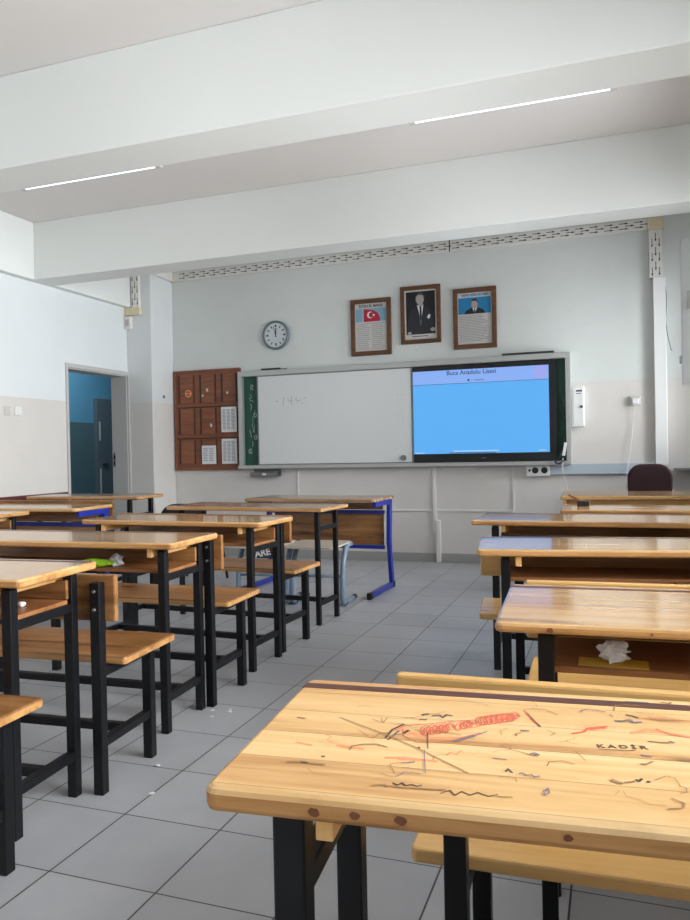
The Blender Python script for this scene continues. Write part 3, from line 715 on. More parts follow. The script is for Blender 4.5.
def sheet(label, x0, x1, z0, z1, rows, cols, y=7.290):
    t = thing('paper_sheet', label, 'paper', ((x0+x1)/2, y, z0), 0, 'papers on the notice board')
    q = MB(); q.box(x0, x1, y-.0015, y, z0, z1); q.build('sheet', 'paper', t, True)
    q = MB()
    for i in range(rows):
        z = z1-.03-(z1-z0-.05)*i/rows
        for c in range(cols):
            w = (x1-x0-.03)/cols; q.prism_xz([(x0+.015+c*w, z-.004), (x0+.015+c*w+w*rnd.uniform(.6, .9), z-.004), (x0+.015+c*w+w*.8, z+.004), (x0+.015+c*w, z+.004)], y-.0022, y-.0016)
    q.build('printed_lines', 'ink', t, True)
sheet('printed list in the middle row of the notice board', -4.03, -3.842, 1.358, 1.634, 15, 3)
sheet('printed list at the bottom corner next to the chalkboard', -4.03, -3.845, 1.012, 1.286, 15, 3)
sheet('square notice pinned in the bottom middle panel', -4.28, -4.103, 1.012, 1.216, 8, 2)
def blob(name, label, cat, c, r, mat, seed, sq=(1, 1, 1), amp=.5, group=None, sub=2):
    bm = bmesh.new(); bmesh.ops.create_icosphere(bm, subdivisions=sub, radius=1)
    for v in bm.verts:
        n = noise.noise(v.co*2.1+Vector((seed, seed*.7, 0)))*amp+noise.noise(v.co*5+Vector((0, seed, seed)))*amp*.4
        v.co = v.co*(1+n); v.co = Vector((v.co.x*sq[0]*r, v.co.y*sq[1]*r, v.co.z*sq[2]*r))
    zmin = min(v.co.z for v in bm.verts)
    me = bpy.data.meshes.new(name); bm.to_mesh(me); bm.free(); me.materials.append(M[mat])
    o = bpy.data.objects.new(name, me); COL.objects.link(o); o.location = (c[0], c[1], c[2]-zmin if cat != 'sticker' else c[2])
    return tag(o, label, cat, group)
b = MB(); b.cyl((-4.44, 7.294, 1.80), (-4.44, 7.291, 1.80), .042, 24, 0); b.cyl((-4.44, 7.291, 1.80), (-4.44, 7.2895, 1.80), .028, 24, 1); b.box(-4.468, -4.412, 7.288, 7.2893, 1.793, 1.807, 0, 0)
tag(b.build('round_sticker', ['palered', 'noticew']), 'round reddish sticker on the upper panel of the notice board', 'sticker')
for lab, x, z in (('pale torn scrap on the upper middle notice panel, higher one', -4.20, 1.83), ('pale torn scrap on the upper middle notice panel, lower one', -4.26, 1.77), ('pale torn scrap on the upper notice panel by the chalkboard', -3.95, 1.79), ('pale torn scrap in the central notice panel', -4.16, 1.44)):
    b = MB(); n = 7; b.prism_xz([(x+.017*math.cos(2*math.pi*k/n)*rnd.uniform(.6, 1.2), z+.02*math.sin(2*math.pi*k/n)*rnd.uniform(.6, 1.2)) for k in range(n)], 7.2925, 7.294)
    tag(b.build('paper_scrap', 'greypaper'), lab, 'scrap', 'scraps stuck on the notice board')

# clock
t = thing('wall_clock', 'round grey-rimmed clock above the whiteboard', 'clock', (-3.36, YF, 2.375))
cx_, cz_ = -3.36, 2.375
b = MB(); n = 40; R_ = .155
prof = [(R_-.012, YF), (R_, YF-.01), (R_, YF-.035), (R_-.01, YF-.045), (R_-.022, YF-.04), (R_-.026, YF-.028)]
vs = [(cx_+r*math.cos(2*math.pi*k/n), y, cz_+r*math.sin(2*math.pi*k/n)) for r, y in prof for k in range(n)]
fs = [[j*n+k, j*n+(k+1) % n, (j+1)*n+(k+1) % n, (j+1)*n+k] for j in range(len(prof)-1) for k in range(n)]
b.add(vs, fs, 0, True); b.build('rim', 'clockrim', t, True)
b = MB(); b.cyl((cx_, YF-.02, cz_), (cx_, YF-.029, cz_), R_-.02, 40); b.build('dial', 'clockface', t, True)
b = MB()
for k in range(12):
    aa = rad(30*k); dx, dz = math.sin(aa), math.cos(aa); w = .009 if k % 3 else .013
    b.ribbon_xz([(cx_+dx*.085, cz_+dz*.085), (cx_+dx*.112, cz_+dz*.112)], w*1.3, YF-.0295)
b.build('hour_marks', 'inkdark', t, True)
b = MB(); b.ribbon_xz([(cx_-.002, cz_-.02), (cx_+.004, cz_+.075)], .012, YF-.031); b.build('hour_hand', 'inkdark', t, True)
b = MB(); b.ribbon_xz([(cx_+.004, cz_-.02), (cx_-.025, cz_+.095)], .007, YF-.0325); b.build('minute_hand', 'inkdark', t, True)

# three framed prints
def frame(label, x0, x1, z0, z1, fw=.045):
    t = thing('picture_frame', label, 'framed picture', ((x0+x1)/2, YF, z0), 0, 'framed prints above the board')
    q = MB(); y0 = YF-.03
    for a0, a1, c0, c1 in ((x0, x1, z1-fw, z1), (x0, x1, z0, z0+fw), (x0, x0+fw, z0+fw, z1-fw), (x1-fw, x1, z0+fw, z1-fw)): q.box(a0, a1, y0, YF, c0, c1, .006)
    q.build('frame', 'framew', t, True)
    q = MB(); q.box(x0+fw, x1-fw, YF-.012, YF-.004, z0+fw, z1-fw); pr = q.build('print', 'greypaper', t, True)
    return t, pr, YF-.0125
def lines(q, x0, x1, z0, z1, n, m, y, r=random.Random(2), col=1):
    for i in range(n):
        z = z1-(z1-z0)*(i+.5)/n
        for c in range(col):
            w = (x1-x0)/col; e = x0+c*w+w*r.uniform(.72, .93)
            q.prism_xz([(x0+c*w, z-.0035), (e, z-.0035), (e, z+.0035), (x0+c*w, z+.0035)], y-.0005, y, m)
def ell(cx, cz, rx, rz, n=20): return [(cx+rx*math.cos(2*math.pi*k/n), cz+rz*math.sin(2*math.pi*k/n)) for k in range(n)]
t, pr, y = frame('framed poster with a red crescent flag above the whiteboard', -2.515, -2.085, 2.095, 2.672)
b = MB(); b.prism_xz([(-2.46, 2.44), (-2.14, 2.44), (-2.14, 2.575), (-2.46, 2.575)], y-.0004, y, 0)
b.prism_xz([(-2.375, 2.44), (-2.205, 2.44), (-2.20, 2.47), (-2.225, 2.525), (-2.27, 2.555), (-2.375, 2.572)], y-.0012, y-.0004, 1)
b.ribbon_xz([(-2.385, 2.575), (-2.385, 2.44)], .008, y-.0013, 3)
b.prism_xz(ell(-2.305, 2.508, .034, .034), y-.0018, y-.0012, 2); b.prism_xz(ell(-2.294, 2.508, .027, .027), y-.0024, y-.0018, 1)
b.prism_xz([(-2.268+(.016 if k % 2 == 0 else .007)*math.cos(rad(36*k+10)), 2.504+(.016 if k % 2 == 0 else .007)*math.sin(rad(36*k+10))) for k in range(10)], y-.003, y-.0024, 2)
b.build('flag_picture', ['skyblue', 'flagred', 'paper', 'greypaper'], pr, True)
b = MB(); lines(b, -2.45, -2.14, 2.155, 2.43, 14, 0, y, col=2); b.build('printed_verse', 'ink', pr, True)
text('poster_heading', 'İSTİKLÂL MARŞI', 'inkdark', pr, (-2.30, y-.001, 2.598), .034, (rad(90), 0, 0), .001)
t, pr, y = frame('framed black-and-white portrait of a man in a dark suit', -1.985, -1.575, 2.182, 2.758, .042)
b = MB(); b.prism_xz([(-1.928, 2.275), (-1.632, 2.275), (-1.632, 2.70), (-1.928, 2.70)], y-.0004, y, 0)
b.prism_xz([(-1.925, 2.275), (-1.64, 2.275), (-1.655, 2.42), (-1.69, 2.52), (-1.745, 2.565), (-1.815, 2.565), (-1.875, 2.52), (-1.91, 2.42)], y-.001, y-.0004, 1)
b.prism_xz([(-1.815, 2.565), (-1.75, 2.565), (-1.765, 2.47), (-1.78, 2.36), (-1.79, 2.47)], y-.0014, y-.001, 3)
b.prism_xz([(-1.79, 2.55), (-1.77, 2.55), (-1.768, 2.45), (-1.78, 2.37), (-1.787, 2.45)], y-.0018, y-.0014, 0)
b.prism_xz([(-1.80, 2.55), (-1.755, 2.55), (-1.755, 2.60), (-1.805, 2.60)], y-.0016, y-.0012, 2)
b.prism_xz(ell(-1.785, 2.625, .042, .056), y-.0022, y-.0016, 2)
b.prism_xz([(-1.83, 2.645), (-1.80, 2.688), (-1.765, 2.69), (-1.735, 2.655), (-1.742, 2.62), (-1.755, 2.66), (-1.80, 2.668)], y-.0028, y-.0022, 4)
b.prism_xz([(-1.715, 2.44), (-1.695, 2.47), (-1.68, 2.46), (-1.685, 2.435), (-1.70, 2.42)], y-.0018, y-.001, 3)
b.prism_xz(ell(-1.655, 2.315, .028, .018), y-.0018, y-.001, 2); b.prism_xz(ell(-1.895, 2.29, .02, .014), y-.0018, y-.001, 2)
b.build('portrait_picture', ['pblack', 'psuit', 'pface', 'paper', 'phair'], pr, True)
b = MB(); lines(b, -1.87, -1.66, 2.245, 2.265, 1, 0, y); b.build('caption_line', 'inkdark', pr, True)
t, pr, y = frame('framed poster with a man on blue above a page of text', -1.452, -1.03, 2.096, 2.688)
b = MB(); b.prism_xz([(-1.40, 2.435), (-1.085, 2.435), (-1.085, 2.595), (-1.40, 2.595)], y-.0004, y, 0)
b.prism_xz([(-1.345, 2.435), (-1.135, 2.435), (-1.155, 2.468), (-1.20, 2.49), (-1.28, 2.49), (-1.325, 2.468)], y-.001, y-.0004, 1)
b.prism_xz([(-1.262, 2.49), (-1.218, 2.49), (-1.24, 2.437)], y-.0014, y-.001, 2); b.prism_xz([(-1.245, 2.485), (-1.235, 2.485), (-1.233, 2.45), (-1.24, 2.44), (-1.247, 2.45)], y-.0018, y-.0014, 1)
b.prism_xz(ell(-1.24, 2.528, .032, .044), y-.0018, y-.001, 3); b.prism_xz([(-1.273, 2.54), (-1.26, 2.575), (-1.225, 2.58), (-1.206, 2.55), (-1.212, 2.54), (-1.22, 2.56), (-1.262, 2.56)], y-.0024, y-.0018, 1)
b.build('portrait_picture', ['pblue', 'pblack', 'paper', 'pskin'], pr, True)
b = MB(); lines(b, -1.395, -1.09, 2.165, 2.425, 17, 0, y); b.build('printed_text', 'ink', pr, True)
text('poster_heading', 'GENÇLİĞE HİTABE', 'pblue', pr, (-1.24, y-.001, 2.618), .03, (rad(90), 0, 0), .001)
b = MB(); b.ribbon_xz([(-1.86, 2.145), (-1.84, 2.125), (-1.81, 2.135)], .006, YF-.0008); b.ribbon_xz([(-1.80, 2.16), (-1.77, 2.13)], .006, YF-.0008)
tag(b.build('tape_remnant', 'greypaper'), 'scrap of tape on the wall below the black-and-white portrait', 'tape')

# cable trunking: patterned duct under the ceiling and down the wall
def pattern_h(q, x0, x1, zc, y, m=0):
    x = x0; i = 0
    while x < x1-.1:
        for r, dz in enumerate((.024, 0, -.024)):
            xx = x+(.05 if r == 1 else 0)
            q.prism_xz([(xx, zc+dz-.003), (xx+.055, zc+dz-.003), (xx+.055, zc+dz+.003), (xx, zc+dz+.003)], y-.0008, y, m)
            q.prism_xz([(xx+.05, zc+dz-.008), (xx+.075, zc+dz-.003), (xx+.075, zc+dz+.003), (xx+.05, zc+dz+.008)], y-.0008, y, m)
        x += .128
def pattern_v(q, z0, z1, xc, y, m=0):
    z = z0
    while z < z1-.08:
        for r, dx in enumerate((-.03, 0, .03)):
            zz = z+(.05 if r == 1 else 0)
            q.prism_xz([(xc+dx-.003, zz), (xc+dx+.003, zz), (xc+dx+.003, zz+.055), (xc+dx-.003, zz+.055)], y-.0008, y, m)
            q.prism_xz([(xc+dx-.008, zz), (xc+dx-.003, zz-.02), (xc+dx+.003, zz-.02), (xc+dx+.008, zz)], y-.0008, y, m)
        z += .128
t = thing('cable_duct', 'white patterned cable duct running under the ceiling of the front wall', 'cable duct', (-2.1, YF, 3.06))
b = MB(); b.box(-4.585, .322, YF-.045, YF, 3.06, 3.155, .004); b.build('channel', 'trunk', t, True)
b = MB(); pattern_h(b, -4.52, .32, 3.108, YF-.0455); b.build('printed_arrows', 'inkdark', t, True)
b = MB(); b.box(-4.64, -4.585, YF-.05, YF, 3.055, 3.16, .004); b.build('end_fitting', 'cream', t, True)
b = MB(); b.box(-4.64, -4.60, 6.93, YF-.05, 3.06, 3.155, .003); b.build('side_run', 'trunk', t, True)
b = MB(); b.box(-1.475, -1.465, YF-.049, YF-.044, 3.05, 3.165, .001); b.build('joint_cover', 'inkdark', t, True)
t = thing('cable_duct', 'patterned duct going down the front wall by the windows, plain below', 'cable duct', (.4, YF, .94))
b = MB(); b.box(.325, .46, YF-.05, YF, 3.05, 3.16, .004); b.build('elbow', 'cream', t, True)
b = MB(); b.box(.335, .45, YF-.045, YF, 2.62, 3.05, .004); b.build('channel', 'trunk', t, True)
b = MB(); pattern_v(b, 2.66, 3.04, .392, YF-.0455); b.build('printed_arrows', 'inkdark', t, True)
b = MB(); b.box(.365, .468, YF-.06, YF, .945, 2.62, .005); b.build('plain_channel', 'white', t, True)
b = MB(); b.tube(sweep([(.455, YF-.05, 2.62), (.475, YF-.03, 2.45), (.47, YF-.03, 2.2), (.50, YF-.03, 2.0), (.515, YF-.03, 1.96)]), .003, 6); tag(b.build('thin_wire', 'inkdark'), 'thin dark wire dangling beside the tall white duct', 'wire')
t = thing('cable_duct', 'short patterned duct and cream elbow on the corner column above the door', 'cable duct', (-4.8, 6.9, 2.6))
b = MB(); b.box(-4.855, -4.76, 6.858, 6.9, 2.70, ZC-.01, .004); b.build('channel', 'trunk', t, True)
b = MB(); pattern_v(b, 2.76, 3.2, -4.807, 6.8575); b.build('printed_arrows', 'inkdark', t, True)
b = MB(); b.box(-4.945, -4.75, 6.852, 6.9, 2.635, 2.715, .004); b.build('elbow', 'cream', t, True)
t = thing('junction_box', 'small white junction box beside the column above the doorway', 'junction box', (-4.9, 6.9, 2.48))
b = MB(); b.box(-4.945, -4.87, 6.85, 6.9, 2.49, 2.622, .005); b.build('body', 'trunk', t, True)
b = MB(); b.box(-4.93, -4.885, 6.846, 6.85, 2.52, 2.59, .002); b.build('cover', 'jamb', t, True)
t = thing('cable_duct', 'grey horizontal duct at the height of the board bottom', 'cable duct', (-.1, YF, .86))
b = MB(); b.box(-.555, .36, YF-.05, YF, .865, .963, .004); b.build('channel', 'greytrunk', t, True)
t = thing('socket_box', 'white double socket box under the corner of the screen', 'socket', (-.66, YF, .85))
b = MB(); b.box(-.77, -.556, YF-.06, YF, .85, .96, .006); b.build('body', 'white', t, True)
b = MB()
for x in (-.69, -.605): b.cyl((x, YF-.061, .905), (x, YF-.057, .905), .03, 20)
b.build('socket_hole', 'blackplastic', t, True)
b = MB(); b.cyl((-.742, YF-.061, .905), (-.742, YF-.057, .905), .012, 14); b.build('indicator', 'blackplastic', t, True)
t = thing('wall_socket', 'white wall socket with a plugged-in cord beside the tall duct', 'socket', (.2, YF, 1.47))
b = MB(); b.box(.155, .25, YF-.02, YF, 1.478, 1.572, .005); b.build('plate', 'greypaper', t, True)
b = MB(); b.box(.175, .235, YF-.05, YF-.02, 1.495, 1.55, .008); tag(b.build('plug', 'white'), 'white plug in the wall socket beside the tall duct', 'plug')
b = MB(); b.tube(sweep([(.20, YF-.04, 1.49), (.192, YF-.03, 1.40), (.175, YF-.02, 1.25), (.15, YF-.04, 1.05), (.13, YF-.07, .93), (.10, YF-.05, .74), (.08, YF-.03, .5)]), .0032, 6)
tag(b.build('white_wire', 'white'), 'thin white cord dropping from the wall socket behind the desk', 'cord')
t = thing('electrical_panel', 'slim white metal panel box right of the screen', 'panel box', (-.29, YF, 1.305))
b = MB(); b.box(-.352, -.238, YF-.055, YF, 1.305, 1.68, .005); b.build('box', 'white', t, True)
b = MB(); b.box(-.335, -.245, YF-.059, YF-.055, 1.32, 1.665, .002); d = b.build('door', 'white', t, True)
b = MB(); b.cyl((-.262, YF-.059, 1.49), (-.262, YF-.066, 1.49), .012, 14); b.build('lock', 'inkdark', d, True)
b = MB(); b.prism_xz([(-.31, 1.63), (-.255, 1.63), (-.255, 1.645), (-.31, 1.645)], YF-.0598, YF-.059); b.prism_xz([(-.31, 1.61), (-.265, 1.61), (-.265, 1.616), (-.31, 1.616)], YF-.0598, YF-.059); b.build('sticker', 'inkdark', t, True)
# mini trunking below the board
t = thing('cable_conduit', 'white conduit dropping from the board middle to the floor', 'conduit', (-1.66, YF, 0))
b = MB(); b.box(-1.69, -1.655, YF-.02, YF, .30, .955, .003); b.box(-1.66, -1.615, YF-.035, YF, 0, .42, .004); b.build('vertical_run', 'trunk', t, True)
b = MB(); b.box(-2.35, -.90, YF-.012, YF, .505, .525, .002); b.build('horizontal_run', 'trunk', t, True)
b = MB(); b.box(-.91, -.89, YF-.012, YF, .525, .955, .002); tag(b.build('cable_conduit', 'trunk'), 'thin white conduit dropping below the screen to the horizontal run', 'conduit')
b = MB(); b.box(-3.155, -3.14, YF-.012, YF, .30, .955, .002); tag(b.build('cable_conduit', 'trunk'), 'thin white conduit below the board near the grey tray', 'conduit')
b = MB(); b.box(.52, .95, YF-.2, YF, .895, .915, .003); tag(b.build('wall_shelf', 'aludark'), 'thin grey shelf on the front wall past the maroon chair', 'shelf')
# switches on the door wall
t = thing('light_switch', 'white light switch on the door wall', 'switch', (XL, 5.28, 1.5))
b = MB(); b.box(XL, XL+.015, 5.24, 5.32, 1.495, 1.575, .004); b.build('plate', 'white', t, True)
b = MB(); b.box(XL+.015, XL+.02, 5.26, 5.30, 1.51, 1.56, .003); b.build('rocker', 'white', t, True)
b = MB(); b.box(XL, XL+.008, 5.12, 5.19, 1.49, 1.57, .004); tag(b.build('blank_plate', 'greypaper'), 'faded blank cover plate left of the light switch', 'cover plate')
b = MB(); b.cyl((-4.64, 7.11, 1.762), (-4.632, 7.11, 1.762), .018, 12); tag(b.build('wall_hook', 'aludark'), 'small dark hook on the side of the corner column', 'hook')
# ceiling lamps
for i, (x0, x1, lab) in enumerate(((-4.17, -2.97, 'fluorescent ceiling lamp above the desks by the door wall'), (-1.15, .05, 'fluorescent ceiling lamp nearer to the windows'))):
    t = thing('ceiling_lamp', lab, 'ceiling lamp', ((x0+x1)/2, 4.6, ZC), 0, 'fluorescent lamps between the beams')
    b = MB(); b.box(x0, x1, 4.50, 4.60, ZC-.05, ZC, .005); b.build('housing', 'white', t, True)
    b = MB(); b.cyl((x0+.03, 4.56, ZC-.068), (x1-.03, 4.56, ZC-.068), .018, 14); b.build('tube', 'lamp', t, True)
    for x in (x0, x1):
        b = MB(); b.box(x-.012, x+.03 if x == x0 else x+.012, 4.535, 4.585, ZC-.088, ZC-.05, .003) if x == x0 else b.box(x-.03, x+.012, 4.535, 4.585, ZC-.088, ZC-.05, .003); b.build('end_cap', 'greypaper', t, True)

# ------------------------------------------------------------------ small things on desks and floor
o = blob('candy_wrapper', 'lime green wrapper on a desk shelf in the left row', 'wrapper', (-2.04, 2.60, .652), .045, 'green', 2.3, (1.35, .6, .42), .7); o.rotation_euler = (0, 0, rad(30))
blob('crumpled_paper', 'crumpled white paper beside the green wrapper', 'paper', (-1.985, 2.66, .652), .03, 'wrap', 5.1, (1.0, .8, .75), .7)
blob('paper_scrap', 'white scrap on the shelf of the desk with the cut-off bench behind', 'scrap', (-1.745, 1.86, .652), .012, 'white', 1.7, (1, 1, .6), .4)
b = MB(); b.box(-.075, .065, 1.655, 1.72, .6522, .6535); tag(b.build('card', 'yellow'), 'yellow card under the white tissue on the desk shelf', 'card')
o = blob('tissue', 'crumpled white tissue on a yellow card inside the desk', 'tissue', (-.005, 1.685, .6535), .028, 'wrap', 9.2, (1.1, .6, .75), .9, sub=3)
t = thing('pencil_holder', 'small black object with a pale stick on the desk behind the teacher desk', 'gadget', (-.17, 4.74, .76))
b = MB(); b.box(-.035, .035, -.03, .03, 0, .03, .004); b.build('body', 'blackplastic', t)
b = MB(); b.bar((-.085, 0, .068), (-.015, 0, .028), .016, .012); b.build('stick', 'shelf', t)
for i, (x, y) in enumerate(((-1.446, 2.095), (-1.574, 2.868), (-1.619, 2.791), (-1.652, 2.858), (-1.584, 2.891), (-1.554, 2.292), (-2.026, 3.019))):
    blob('floor_scrap', 'tiny white scrap on the grey floor tiles beside the left desk row', 'scrap', (x, y, 0), .009, 'white', i*3.3, (1.3, 1, .3), .6, 'white scraps on the floor tiles', 1)

